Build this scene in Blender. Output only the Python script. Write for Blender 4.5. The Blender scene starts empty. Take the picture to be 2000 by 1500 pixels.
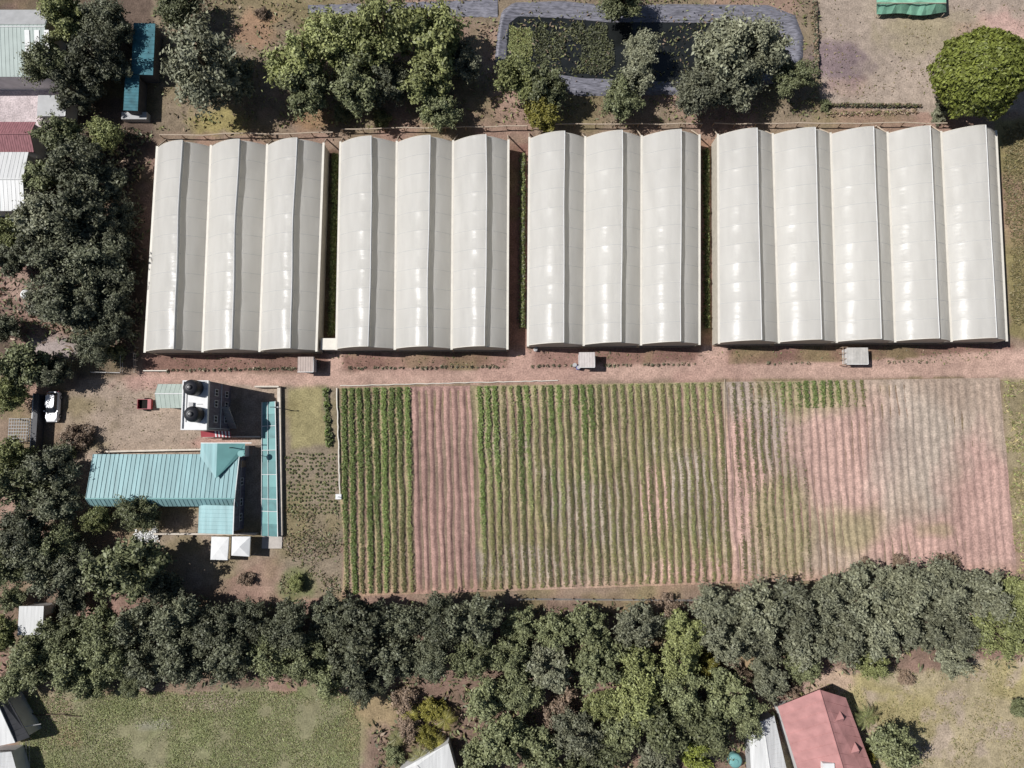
import bpy, math, random
import numpy as np
from mathutils import Vector
R = math.radians
random.seed(7); rng = np.random.default_rng(7)
scn = bpy.context.scene
col = scn.collection
PI = math.pi

# ------------------------------------------------------------------ camera
H, F, TH = 100.0, 1351.0, R(5.0)
CT, ST = math.cos(TH), math.sin(TH)
def W(px, py, z=0.0):
    """the place at height z that stands at this spot of the 2000x1500 photograph"""
    dx, dy = (px-1000)/F, (750-py)/F
    t = (z-H)/(dy*ST-CT)
    return Vector((dx*t, (dy*CT+ST)*t, z))
cam = bpy.data.cameras.new('camera'); co = bpy.data.objects.new('camera', cam); col.objects.link(co)
co.location = (0, 0, H); co.rotation_euler = (TH, 0, 0)
cam.sensor_width = 36; cam.lens = 36*F/2000; cam.clip_start = 1; cam.clip_end = 3000
scn.camera = co

# ------------------------------------------------------------------ light
SUN_EL, SUN_AZ = R(50), R(11)          # shadows fall to the right and a little down
sd = Vector((-math.cos(SUN_AZ)*math.cos(SUN_EL), math.sin(SUN_AZ)*math.cos(SUN_EL), math.sin(SUN_EL)))
sl = bpy.data.lights.new('sun', 'SUN'); sl.energy = 5.0; sl.angle = R(0.5); sl.color = (1.0, 0.98, 0.955)
so = bpy.data.objects.new('sun', sl); col.objects.link(so); so.rotation_euler = sd.to_track_quat('Z', 'Y').to_euler()
wd = bpy.data.worlds.new('World'); scn.world = wd; wd.use_nodes = True
nt = wd.node_tree; sk = nt.nodes.new('ShaderNodeTexSky'); sk.sky_type = 'NISHITA'; sk.sun_disc = False
sk.sun_elevation = SUN_EL; sk.sun_rotation = math.atan2(sd.x, sd.y)
nt.links.new(sk.outputs[0], nt.nodes['Background'].inputs[0]); nt.nodes['Background'].inputs[1].default_value = 0.05
scn.view_settings.view_transform = 'Standard'; scn.view_settings.look = 'None'
scn.view_settings.exposure = -0.08; scn.view_settings.gamma = 1

# ------------------------------------------------------------------ materials
def S(r, g, b, k=1.0):
    f = lambda c: ((c/255)/12.92 if c/255 < .04045 else ((c/255+.055)/1.055)**2.4)*k
    return (f(r), f(g), f(b))
def mat(name, c, rough=.7, spec=.3, var=.12, scale=1.5, bump=0, metal=0, streak=None):
    m = bpy.data.materials.new(name); m.use_nodes = True
    n, l = m.node_tree.nodes, m.node_tree.links
    b = n['Principled BSDF']; b.inputs['Roughness'].default_value = rough
    b.inputs['Specular IOR Level'].default_value = spec; b.inputs['Metallic'].default_value = metal
    tc = n.new('ShaderNodeTexCoord'); ns = n.new('ShaderNodeTexNoise'); ns.inputs['Scale'].default_value = scale
    ns.inputs['Detail'].default_value = 5
    if streak:
        mp = n.new('ShaderNodeMapping'); mp.inputs['Scale'].default_value = streak
        l.new(tc.outputs['Object'], mp.inputs[0]); l.new(mp.outputs[0], ns.inputs['Vector'])
    else: l.new(tc.outputs['Object'], ns.inputs['Vector'])
    mr = n.new('ShaderNodeMapRange'); mr.inputs[1].default_value = .3; mr.inputs[2].default_value = .7
    mr.inputs[3].default_value = 1-var; mr.inputs[4].default_value = 1+var
    l.new(ns.outputs[0], mr.inputs[0])
    mx = n.new('ShaderNodeVectorMath'); mx.operation = 'SCALE'; mx.inputs[0].default_value = c[:3]
    l.new(mr.outputs[0], mx.inputs['Scale']); l.new(mx.outputs[0], b.inputs['Base Color'])
    if bump:
        bp = n.new('ShaderNodeBump'); bp.inputs['Strength'].default_value = bump; bp.inputs['Distance'].default_value = .05
        l.new(ns.outputs[0], bp.inputs['Height']); l.new(bp.outputs[0], b.inputs['Normal'])
    return m
def leafmat(name, c, var=.45, hue=.15):
    m = bpy.data.materials.new(name); m.use_nodes = True
    n, l = m.node_tree.nodes, m.node_tree.links
    b = n['Principled BSDF']; b.inputs['Roughness'].default_value = .55; b.inputs['Specular IOR Level'].default_value = .35
    g = n.new('ShaderNodeNewGeometry'); oi = n.new('ShaderNodeObjectInfo')
    mr = n.new('ShaderNodeMapRange'); mr.inputs[3].default_value = 1-var; mr.inputs[4].default_value = 1+var
    l.new(g.outputs['Random Per Island'], mr.inputs[0])
    mr2 = n.new('ShaderNodeMapRange'); mr2.inputs[3].default_value = .70; mr2.inputs[4].default_value = 1.32
    l.new(oi.outputs['Random'], mr2.inputs[0])
    mu = n.new('ShaderNodeMath'); mu.operation = 'MULTIPLY'; l.new(mr.outputs[0], mu.inputs[0]); l.new(mr2.outputs[0], mu.inputs[1])
    mx = n.new('ShaderNodeMix'); mx.data_type = 'RGBA'
    mx.inputs['A'].default_value = (*c, 1); mx.inputs['B'].default_value = (c[0]*1.15, c[1]*1.06, c[2]*.85, 1)
    tc = n.new('ShaderNodeTexCoord'); ns = n.new('ShaderNodeTexNoise'); ns.inputs['Scale'].default_value = 2.2
    l.new(tc.outputs['Object'], ns.inputs['Vector']); l.new(ns.outputs[0], mx.inputs['Factor'])
    sc = n.new('ShaderNodeVectorMath'); sc.operation = 'SCALE'
    l.new(mx.outputs['Result'], sc.inputs[0]); l.new(mu.outputs[0], sc.inputs['Scale']); l.new(sc.outputs[0], b.inputs['Base Color'])
    return m
def groundmat(name, rough=.9, fine=.28):
    m = bpy.data.materials.new(name); m.use_nodes = True
    n, l = m.node_tree.nodes, m.node_tree.links
    b = n['Principled BSDF']; b.inputs['Roughness'].default_value = rough; b.inputs['Specular IOR Level'].default_value = .1
    at = n.new('ShaderNodeVertexColor'); at.layer_name = 'soil'
    tc = n.new('ShaderNodeTexCoord'); prev = None
    for sc, a in ((.12, .16), (.9, .18), (4.5, fine)):
        ns = n.new('ShaderNodeTexNoise'); ns.inputs['Scale'].default_value = sc; ns.inputs['Detail'].default_value = 4
        l.new(tc.outputs['Object'], ns.inputs['Vector'])
        mr = n.new('ShaderNodeMapRange'); mr.inputs[1].default_value = .3; mr.inputs[2].default_value = .7
        mr.inputs[3].default_value = 1-a; mr.inputs[4].default_value = 1+a; l.new(ns.outputs[0], mr.inputs[0])
        if prev is None: prev = mr.outputs[0]
        else:
            mu = n.new('ShaderNodeMath'); mu.operation = 'MULTIPLY'; l.new(prev, mu.inputs[0]); l.new(mr.outputs[0], mu.inputs[1]); prev = mu.outputs[0]
    v = n.new('ShaderNodeVectorMath'); v.operation = 'SCALE'; l.new(at.outputs[0], v.inputs[0]); l.new(prev, v.inputs['Scale'])
    l.new(v.outputs[0], b.inputs['Base Color'])
    bp = n.new('ShaderNodeBump'); bp.inputs['Strength'].default_value = .7; bp.inputs['Distance'].default_value = .08
    l.new(ns.outputs[0], bp.inputs['Height']); l.new(bp.outputs[0], b.inputs['Normal'])
    return m
def filmmat(name, c):
    m = bpy.data.materials.new(name); m.use_nodes = True
    n, l = m.node_tree.nodes, m.node_tree.links
    b = n['Principled BSDF']; b.inputs['Roughness'].default_value = .24; b.inputs['Specular IOR Level'].default_value = .14
    tc = n.new('ShaderNodeTexCoord'); mp = n.new('ShaderNodeMapping'); mp.inputs['Scale'].default_value = (1.6, .25, 1)
    ns = n.new('ShaderNodeTexNoise'); ns.inputs['Scale'].default_value = .6; ns.inputs['Detail'].default_value = 4
    l.new(tc.outputs['Object'], mp.inputs[0]); l.new(mp.outputs[0], ns.inputs['Vector'])
    mr = n.new('ShaderNodeMapRange'); mr.inputs[1].default_value = .3; mr.inputs[2].default_value = .7; mr.inputs[3].default_value = .89; mr.inputs[4].default_value = 1.05
    l.new(ns.outputs[0], mr.inputs[0])
    v = n.new('ShaderNodeVectorMath'); v.operation = 'SCALE'; v.inputs[0].default_value = c; l.new(mr.outputs[0], v.inputs['Scale'])
    l.new(v.outputs[0], b.inputs['Base Color'])
    bp = n.new('ShaderNodeBump'); bp.inputs['Strength'].default_value = .4; bp.inputs['Distance'].default_value = .06
    n2 = n.new('ShaderNodeTexNoise'); n2.inputs['Scale'].default_value = 1.1; n2.inputs['Detail'].default_value = 6; mp2 = n.new('ShaderNodeMapping'); mp2.inputs['Scale'].default_value = (.6, 2.2, 1); l.new(tc.outputs['Object'], mp2.inputs[0]); l.new(mp2.outputs[0], n2.inputs['Vector'])
    l.new(n2.outputs[0], bp.inputs['Height']); l.new(bp.outputs[0], b.inputs['Normal'])
    tr = n.new('ShaderNodeBsdfTranslucent'); tr.inputs[0].default_value = (.86, .83, .75, 1)
    ms = n.new('ShaderNodeMixShader'); ms.inputs[0].default_value = .5
    l.new(b.outputs[0], ms.inputs[1]); l.new(tr.outputs[0], ms.inputs[2]); l.new(ms.outputs[0], n['Material Output'].inputs[0])
    return m
M = {}
M['film'] = filmmat('greenhouse film', (.765, .755, .735))
M['filmwall'] = mat('greenhouse netting', (.50, .46, .39), .7, .2, .1, 2)
M['reflector'] = mat('added white reflector', (.80, .78, .74), .8, .1, .05)  # unseen floor sheets, added to brighten the right roof slopes
M['strap'] = mat('film strap', (.56, .56, .55), .6, .3, .05)
M['net'] = mat('vent netting', (.55, .55, .53), .8, .1, .08, 3)
M['gutter'] = mat('gutter', (.70, .66, .58), .5, .4, .06)
M['timber'] = mat('weathered timber', (.34, .25, .18), .85, .1, .25, 3)
M['paletimber'] = mat('pale timber', (.50, .41, .32), .85, .1, .2, 3)
M['white'] = mat('white paint', (.74, .74, .73), .6, .3, .07, 1.2)
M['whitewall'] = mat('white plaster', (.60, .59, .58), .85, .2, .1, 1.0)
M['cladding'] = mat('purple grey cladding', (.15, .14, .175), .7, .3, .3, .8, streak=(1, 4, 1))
M['cream'] = mat('cream plaster', (.62, .55, .47), .85, .2, .15, 1.5)
M['concrete'] = mat('pale concrete', (.48, .44, .40), .9, .1, .15, 1.5)
M['grey'] = mat('grey metal', (.40, .40, .40), .55, .4, .1, 1.0)
M['darkgrey'] = mat('dark grey roofing', (.085, .085, .09), .7, .3, .2, 1.0)
M['teal'] = mat('teal roof sheets', (.235, .395, .41), .5, .4, .2, .5, streak=(3, .3, 1))
M['tealside'] = mat('deep and shaded teal sheets', (.17, .37, .36), .5, .4, .1, .6)  # also carries the painted shade of the right gable slope
M['tealcanopy'] = mat('teal canopy sheets', (.085, .235, .235), .4, .5, .25, .9)
M['blueroof'] = mat('blue green sheets', (.05, .165, .20), .6, .3, .3, 1.2)
M['greygreen'] = mat('pale grey green roof', (.42, .48, .43), .6, .3, .08, .8)
M['mint'] = mat('pale mint roof', (.40, .46, .43), .6, .3, .08, .6)
M['zinc'] = mat('zinc sheets', (.62, .62, .61), .5, .4, .14, .7, streak=(4, .3, 1))
M['rust'] = mat('rust red roof', (.30, .14, .15), .7, .2, .3, 2.2, streak=(3, .5, 1))
M['pink'] = mat('faded red roof', (.44, .222, .21), .6, .3, .18, .7, streak=(1, 1, 1))
M['red'] = mat('red paint', (.36, .06, .07), .5, .4, .15)
M['black'] = mat('black plastic', (.02, .02, .024), .4, .5, .2)
M['dark'] = mat('dark interior', (.02, .018, .016), .9, .1, .1)
M['glass'] = mat('window glass', (.03, .035, .045), .15, .6, .1)
M['liner'] = mat('purple grey liner', (.175, .172, .20), .45, .45, .5, 2.2, bump=1.0, streak=(.5, 2.2, 1))
M['water'] = mat('dark pond water', (.018, .02, .02), .12, .5, .3, .4)
M['tarp'] = mat('green tarpaulin', (.24, .50, .36), .55, .4, .2, 1.2)
M['blue'] = mat('blue plastic', (.12, .14, .42), .5, .4, .1)
M['carpaint'] = mat('white car paint', (.75, .75, .77), .25, .6, .02)
M['rubber'] = mat('tyre rubber', (.02, .02, .02), .8, .2, .1)
M['stem'] = mat('bark', (.10, .075, .055), .9, .1, .25, 4)
M['lamp'] = mat('lamp lens', (.5, .5, .5), .2, .6, .02)
LEAF = dict(
    grey=leafmat('grey green leaves', (.175, .186, .135)),
    dark=leafmat('dark grey green leaves', (.122, .134, .092)),
    olive=leafmat('olive green leaves', (.205, .23, .10)),
    mid=leafmat('dull green leaves', (.165, .186, .102)),
    bright=leafmat('bright green leaves', (.155, .185, .042), .5),
    yellow=leafmat('yellow green leaves', (.20, .19, .045), .4),
    dry=leafmat('dry brown leaves', (.25, .19, .15), .4),
    crop=leafmat('vivid crop leaves', (.145, .20, .065), .35),
    khaki=leafmat('khaki crop leaves', (.178, .178, .082), .3),
    lawn=leafmat('lawn blades', (.268, .312, .148), .4),
    straw=leafmat('straw blades', (.30, .26, .15), .3),
)

# ------------------------------------------------------------------ object helpers
def tag(o, label=None, cat=None, group=None, kind=None):
    if label: o['label'] = label
    if cat: o['category'] = cat
    if group: o['group'] = group
    if kind: o['kind'] = kind
    return o
def empty(name, loc, label, cat, group=None, rz=0):
    o = bpy.data.objects.new(name, None); col.objects.link(o); o.empty_display_size = .3
    o.location = loc; o.rotation_euler.z = rz
    return tag(o, label, cat, group)
def mesh_np(name, V, Fc, m, parent=None, smooth=False, fm=None):
    me = bpy.data.meshes.new(name)
    V = np.asarray(V, dtype=np.float32); Fc = np.asarray(Fc, dtype=np.int32); k = Fc.shape[1]
    me.vertices.add(len(V)); me.vertices.foreach_set('co', V.ravel())
    me.loops.add(Fc.size); me.loops.foreach_set('vertex_index', Fc.ravel())
    me.polygons.add(len(Fc)); me.polygons.foreach_set('loop_start', np.arange(len(Fc), dtype=np.int32)*k)
    me.polygons.foreach_set('loop_total', np.full(len(Fc), k, dtype=np.int32))
    for x in (m if isinstance(m, (list, tuple)) else [m]): me.materials.append(x)
    if fm is not None: me.polygons.foreach_set('material_index', np.asarray(fm, dtype=np.int32))
    if smooth: me.polygons.foreach_set('use_smooth', np.ones(len(Fc), dtype=bool))
    me.update(calc_edges=True); me.validate()
    o = bpy.data.objects.new(name, me); col.objects.link(o)
    if parent: o.parent = parent
    return o
class MB:
    """collects boxes, bars and sheets given in world coordinates, links them as one mesh"""
    def __init__(s): s.v = []; s.f = []
    def poly(s, pts):
        b = len(s.v); s.v += [Vector(p) for p in pts]; s.f.append(tuple(range(b, b+len(pts)))); return s
    def hexa(s, a, b):
        """closed block from a lower ring and an upper ring of the same length"""
        n = len(a); k = len(s.v); s.v += [Vector(p) for p in a]+[Vector(p) for p in b]
        s.f.append(tuple(k+i for i in reversed(range(n)))); s.f.append(tuple(k+n+i for i in range(n)))
        for i in range(n): j = (i+1) % n; s.f.append((k+i, k+j, k+n+j, k+n+i))
        return s
    def box(s, x0, x1, y0, y1, z0, z1):
        return s.hexa([(x0, y0, z0), (x1, y0, z0), (x1, y1, z0), (x0, y1, z0)], [(x0, y0, z1), (x1, y0, z1), (x1, y1, z1), (x0, y1, z1)])
    def slab(s, pts, t):
        """sheet of thickness t below the given outline"""
        return s.hexa([Vector(p)-Vector((0, 0, t)) for p in pts], pts)
    def bar(s, a, b, r, n=6, r2=None):
        a, b = Vector(a), Vector(b); d = (b-a).normalized(); r2 = r if r2 is None else r2
        u = d.cross(Vector((0, 0, 1)) if abs(d.z) < .9 else Vector((1, 0, 0))).normalized(); w = d.cross(u)
        c = lambda o, q: [o+(u*math.cos(2*PI*i/n)+w*math.sin(2*PI*i/n))*q for i in range(n)]
        return s.hexa(c(a, r), c(b, r2))
    def lathe(s, c, prof, n=24):
        c = Vector(c); k = len(s.v)
        for r, z in prof:
            for i in range(n): s.v.append(c+Vector((r*math.cos(2*PI*i/n), r*math.sin(2*PI*i/n), z)))
        for j in range(len(prof)-1):
            for i in range(n):
                i2 = (i+1) % n; s.f.append((k+j*n+i, k+j*n+i2, k+(j+1)*n+i2, k+(j+1)*n+i))
        s.f.append(tuple(k+(len(prof)-1)*n+i for i in range(n))); s.f.append(tuple(k+i for i in reversed(range(n))))
        return s
    def build(s, name, m, parent=None, smooth=False, bevel=0):
        org = Vector((0, 0, 0)); p = parent
        while p: org = org+p.location; p = p.parent
        me = bpy.data.meshes.new(name); me.from_pydata([v-org for v in s.v], [], s.f); me.materials.append(m)
        if smooth: me.polygons.foreach_set('use_smooth', np.ones(len(me.polygons), dtype=bool))
        me.update(); o = bpy.data.objects.new(name, me); col.objects.link(o)
        if parent: o.parent = parent
        if bevel:
            bv = o.modifiers.new('bevel', 'BEVEL'); bv.width = bevel; bv.segments = 2; bv.limit_method = 'ANGLE'
        return o

def vnoise(x, y, seed=0):
    xi = np.floor(x).astype(np.int64); yi = np.floor(y).astype(np.int64); fx = x-xi; fy = y-yi
    fx = fx*fx*(3-2*fx); fy = fy*fy*(3-2*fy)
    def h(a, b):
        n = (a*374761393+b*668265263+seed*1442695041) & 0xffffffff
        n = ((n ^ (n >> 13))*1274126177) & 0xffffffff
        return ((n ^ (n >> 16)) & 0xffff)/65535.0
    return (h(xi, yi)*(1-fx)+h(xi+1, yi)*fx)*(1-fy)+(h(xi, yi+1)*(1-fx)+h(xi+1, yi+1)*fx)*fy
def fbm(x, y, seed=0, o=4):
    r = 0; a = .5; t = 0
    for i in range(o): r = r+a*vnoise(x*2**i, y*2**i, seed+i); t += a; a *= .5
    return r/t
def inside(X, Y, poly):
    r = np.zeros(X.shape, dtype=bool); n = len(poly); j = n-1
    for i in range(n):
        xi, yi = poly[i]; xj, yj = poly[j]
        c = ((yi > Y) != (yj > Y)) & (X < (xj-xi)*(Y-yi)/((yj-yi) if yj != yi else 1e-9)+xi); r ^= c; j = i
    return r
def wpoly(pts, z=0): return [tuple(W(x, y, z)[:2]) for x, y in pts]

# ------------------------------------------------------------------ the ground and everything that lies flat on it
REG = [   # name, outline in the photograph, soil colour, ragged edge
    ('ground', None, S(150, 130, 113, .80), 0),
    ('forest_floor', [(-200, 1165), (480, 1160), (1000, 1172), (1380, 1172), (2100, 1120), (2100, 1300), (1720, 1330), (1560, 1330), (1420, 1520), (720, 1520), (690, 1345), (-200, 1345)], S(140, 118, 104, .72), 1.2),
    ('leaf_litter', [(-200, -100), (300, -100), (310, 260), (278, 700), (240, 735), (-200, 735)], S(128, 110, 98, .6), .8),
    ('grove_floor', [(300, -100), (1000, -100), (1600, -100), (1600, 240), (300, 262)], S(150, 134, 114, .75), .8),
    ('paved_court', [(-200, 150), (100, 155), (138, 185), (136, 228), (100, 262), (70, 300), (-200, 300)], S(214, 200, 200, .75), .15),
    ('dirt_yard', [(165, 742), (300, 738), (480, 735), (560, 760), (555, 1080), (400, 1150), (190, 1160), (110, 1040), (130, 900), (120, 780)], S(172, 154, 138, .80), .6),
    ('garden', [(550, 752), (664, 752), (672, 1165), (540, 1165)], S(148, 134, 116, .80), .4),
    ('grass_plot', [(562, 757), (632, 757), (640, 868), (566, 876)], S(156, 146, 108, .85), .25),
    ('lawn', [(45, 1350), (300, 1352), (560, 1345), (690, 1352), (705, 1420), (700, 1520), (40, 1520)], S(142, 138, 108, .82), 1.6),
    ('dry_meadow', [(1585, 1318), (1750, 1312), (2100, 1270), (2100, 1520), (1500, 1520)], S(176, 162, 132, .83), .9),
    ('dirt_lot', [(1596, -100), (2100, -100), (2100, 215), (1850, 225), (1605, 208)], S(172, 156, 142, .83), .5),
    ('stubble_field', [(1944, 236), (2100, 230), (2100, 690), (1972, 655)], S(150, 138, 98, .75), .4),
    ('field_margin', [(1952, 738), (2100, 735), (2100, 1140), (1985, 1130)], S(160, 146, 118, .8), .5),
    ('planting_strip', [(276, 690), (630, 690), (1000, 683), (1400, 676), (1980, 668), (1980, 700), (1400, 712), (1370, 708), (1000, 722), (630, 727), (280, 728)], S(148, 116, 104, .72), .3),
    ('dirt_road', [(270, 727), (560, 729), (640, 726), (640, 690), (668, 690), (668, 724), (990, 721), (1000, 684), (1040, 682), (1044, 720), (1362, 708), (1372, 672), (1420, 672), (1424, 712), (1700, 704), (2100, 672), (2100, 742), (1950, 737), (1400, 740), (660, 754), (480, 752), (270, 742)], S(192, 161, 146, .83), .3),
    ('greenhouse_alley', [(618, 290), (664, 290), (660, 684), (620, 686)], S(120, 96, 82, .7), .1),
    ('greenhouse_alley', [(988, 280), (1036, 280), (1032, 682), (990, 684)], S(150, 115, 104, .7), .1),
    ('greenhouse_alley', [(1362, 270), (1404, 270), (1406, 672), (1366, 676)], S(175, 140, 118, .75), .1),
]
GX = np.arange(-92, 92.01, .3); GY = np.arange(-56, 80.01, .3)
gx, gy = np.meshgrid(GX, GY)
def regions(X, Y):
    rid = np.zeros(X.shape, dtype=np.int32)
    for i, (nm, pl, c, rag) in enumerate(REG):
        if pl is None: continue
        dx = (fbm(X*.55, Y*.55, 11+i)-.5)*2.6*rag; dy = (fbm(X*.55, Y*.55, 41+i)-.5)*2.6*rag
        rid[inside(X+dx, Y+dy, wpoly(pl))] = i
    return rid
vr = regions(gx, gy)
C = np.array([r[2] for r in REG])[vr]
for _ in range(2):
    C[1:-1, 1:-1] = (C[1:-1, 1:-1]*2+C[:-2, 1:-1]+C[2:, 1:-1]+C[1:-1, :-2]+C[1:-1, 2:])/6
# worn and weedy patches that belong to the ground itself
def blend(mask, c, k):
    global C
    w = (mask*k)[..., None]; C = C*(1-w)+np.array(c)*w
n1 = fbm(gx*.09, gy*.09, 3); n2 = fbm(gx*.35, gy*.35, 5)
smooth = lambda a, lo, hi: np.clip((a-lo)/(hi-lo), 0, 1)
blend(smooth(n1*.6+n2*.4, .5, .68), S(140, 128, 92, .75), .65*(~np.isin(vr, [4, 10, 14])))
blend(smooth(fbm(gx*.12, gy*.12, 9), .52, .66), S(182, 146, 134, .8), .5*(~np.isin(vr, [4, 5, 6, 7, 8, 9, 10])))
isl = (vr == 8).astype(float)
blend(smooth(n2, .45, .7)*isl, S(158, 152, 126, .85), .22); blend(smooth(fbm(gx*.3, gy*.3, 17), .52, .7)*isl, S(124, 132, 88, .85), .5)
ism = (vr == 9).astype(float)
blend(smooth(fbm(gx*.11, gy*.16, 21), .44, .6)*ism, S(170, 158, 112, .8), .75); blend(smooth(fbm(gx*.4, gy*.4, 23), .55, .7)*ism, S(178, 160, 146, .85), .7)
def spot(px, py, rx, ry, c, k, seed):
    p = W(px, py); d = np.hypot((gx-p.x)/rx, (gy-p.y)/ry)+(fbm(gx*.6, gy*.6, seed)-.5)*.9
    blend(1-smooth(d, .55, 1.0), c, k)
spot(1640, 120, 5.5, 4.5, S(128, 110, 118, .8), .75, 61)       # burnt patch in the lot
spot(1650, 172, 5, 2.2, S(178, 148, 136, .8), .4, 62)
spot(1790, 60, 8, 5, S(168, 156, 124, .8), .5, 63); spot(1950, 60, 7, 4, S(196, 160, 150, .85), .7, 64); spot(1840, 45, 9, 3, S(166, 154, 124, .8), .4, 71)
spot(430, 235, 6, 2.6, S(160, 148, 96, .8), .8, 65); spot(500, 60, 4, 4, S(180, 142, 116, .8), .6, 66); spot(612, 225, 5, 2.5, S(170, 134, 100, .8), .6, 72)
spot(800, 1400, 7, 4, S(166, 140, 126, .8), .7, 67); spot(1090, 1390, 5, 5, S(172, 142, 128, .75), .8, 68); spot(1440, 1300, 5, 3, S(166, 146, 110, .8), .7, 73)
spot(1600, 1330, 6, 2.5, S(200, 168, 158, .8), .6, 69); spot(580, 1140, 3, 3, S(112, 124, 74, .8), .6, 70); spot(290, 750, 5, 1.5, S(190, 150, 140, .8), .6, 74)
spot(430, 865, 6, 1.4, S(196, 156, 144, .8), .7, 75); spot(510, 1120, 4, 3, S(160, 134, 118, .8), .6, 76)
spot(420, 1372, 5, 1.6, S(164, 150, 132, .85), .8, 82); spot(100, 1385, 3, 3, S(160, 142, 122, .85), .8, 83); spot(130, 1440, 2.5, 2, S(166, 144, 118, .85), .7, 84); spot(300, 1415, 3, 1.2, S(158, 154, 138, .85), .7, 85); spot(735, 1385, 4.5, 3.5, S(160, 142, 108, .82), .8, 80); spot(690, 1440, 2.5, 3.5, S(152, 142, 108, .82), .7, 81); spot(105, 680, 5, 2.6, S(168, 156, 152, .85), .9, 77); spot(40, 565, 2.8, 2.6, S(176, 150, 136, .85), .9, 78); spot(215, 1060, 3.5, 2, S(170, 134, 118, .8), .7, 79)
gz = (fbm(gx*.2, gy*.2, 31)-.5)*.10
fx = (GX[:-1]+GX[1:])/2; fy = (GY[:-1]+GY[1:])/2
fr = regions(*np.meshgrid(fx, fy))
nx = len(GX); allV = np.stack([gx.ravel(), gy.ravel(), gz.ravel()], 1)
ii, jj = np.meshgrid(np.arange(len(fx)), np.arange(len(fy)))
q = np.stack([jj*nx+ii, jj*nx+ii+1, (jj+1)*nx+ii+1, (jj+1)*nx+ii], -1).reshape(-1, 4)
frf = fr.ravel(); Cf = C.reshape(-1, 3)
GM = groundmat('soil')
def colour_layer(o, cols):
    a = o.data.color_attributes.new('soil', 'FLOAT_COLOR', 'POINT')
    a.data.foreach_set('color', np.concatenate([cols, np.ones((len(cols), 1))], 1).astype(np.float32).ravel())
for i, (nm, pl, c, rag) in enumerate(REG):
    qq = q[frf == i]
    if not len(qq): continue
    u, inv = np.unique(qq, return_inverse=True); V = allV[u]; Fq = inv.reshape(-1, 4); cc = Cf[u]
    if i == 0:   # the ground goes on to the horizon
        b = len(V); x0, x1, y0, y1 = GX[0], GX[-1], GY[0], GY[-1]; L = 900
        V = np.concatenate([V, [(x0, y0, 0), (x1, y0, 0), (x1, y1, 0), (x0, y1, 0), (-L, -L, 0), (L, -L, 0), (L, L, 0), (-L, L, 0)]])
        Fq = np.concatenate([Fq, [[b+k, b+4+k, b+4+(k+1) % 4, b+(k+1) % 4] for k in range(4)]])
        cc = np.concatenate([cc, np.tile(np.array(c), (8, 1))])
    o = mesh_np(nm, V, Fq, GM, smooth=True); colour_layer(o, cc); tag(o, kind='structure')

# ------------------------------------------------------------------ leaves
def leaves(P, N, size, aspect=1.7):
    """one small kite-shaped leaf face at every point"""
    n = len(P); N = N/np.linalg.norm(N, axis=1, keepdims=True)
    a = rng.normal(size=(n, 3)); T = np.cross(N, a); T /= np.linalg.norm(T, axis=1, keepdims=True)+1e-9; B = np.cross(N, T)
    s = size[:, None]
    V = np.stack([P-T*s*aspect*.5, P+B*s*.42-T*s*.08, P+T*s*aspect*.5, P-B*s*.42-T*s*.08], 1).reshape(-1, 3)
    return V, np.arange(4*n).reshape(n, 4)
def lobe_crown(nl, total, squash, spread, leaf, seed):
    """leaves gathered at many twig ends that fill an uneven crown"""
    global rng
    rng = np.random.default_rng(seed)
    L = []; ph = rng.uniform(0, 6.28, 4)
    def env(a): return .80+.13*math.sin(2*a+ph[0])+.10*math.sin(3*a+ph[1])+.09*math.sin(5*a+ph[2])
    while len(L) < nl:
        p = rng.uniform(-1, 1, 3); rad = np.linalg.norm(p)
        if rad > 1 or rad < .25 or p[2] < -.55: continue
        if rad < .7 and rng.random() < .55: continue
        e = env(math.atan2(p[1], p[0]))*(1-.1*rng.random()); L.append(p*np.array([e, e, squash]))
    L = np.array(L); lr = rng.uniform(.09, .21, nl); w = lr**1.6/np.sum(lr**1.6); Ps, Ns = [], []
    for c, r, k in zip(L, lr, w):
        n = int(total*k); d = rng.normal(size=(n, 3)); d /= np.linalg.norm(d, axis=1, keepdims=True)
        ax = c/np.linalg.norm(c)+rng.normal(size=3)*.4; ax /= np.linalg.norm(ax)
        off = d*(r*(.35+.75*rng.random(n)**.7))[:, None]*np.array([1, 1, .7])+ax[None, :]*(rng.normal(size=n)*r*.75)[:, None]
        Ps.append(c+off); Ns.append(d*.4+rng.normal(size=(n, 3))*.6+np.array([0, 0, .5])+ax*.35)
    P = np.concatenate(Ps); N = np.concatenate(Ns)
    sz = leaf*rng.uniform(.6, 1.4, len(P))
    m = 1500; a = rng.random(m)*2*PI; rr = np.sqrt(rng.random(m))*.86; e = .80+.13*np.sin(2*a+ph[0])+.10*np.sin(3*a+ph[1])+.09*np.sin(5*a+ph[2])
    Q = np.stack([np.cos(a)*rr*e, np.sin(a)*rr*e, squash*(rng.random(m)*.55-.6)*np.sqrt(np.clip(1-rr**2, .05, 1))], 1)
    P = np.concatenate([P, Q]); N = np.concatenate([N, rng.normal(size=(m, 3))*.5+np.array([0, 0, .8])]); sz = np.concatenate([sz, rng.uniform(.07, .12, m)])
    V, Fq = leaves(P, N, sz)
    return V, Fq, L
CZ = 1.12
def trunk_np(L, seed):
    r = random.Random(seed); b = MB(); top = Vector((r.uniform(-.05, .05), r.uniform(-.05, .05), CZ*.55))
    b.bar((0, 0, -.05), top, .085, 8, .06)
    for c in L[::max(1, len(L)//9)]:
        c = Vector(c)+Vector((0, 0, CZ)); m = (top+c)/2+Vector((0, 0, -.08)); b.bar(top, m, .05, 6, .032); b.bar(m, c, .032, 5, .012)
    return b
CROWN = []; TRUNK = []
def hidden(o): col.objects.unlink(o); return o
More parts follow.
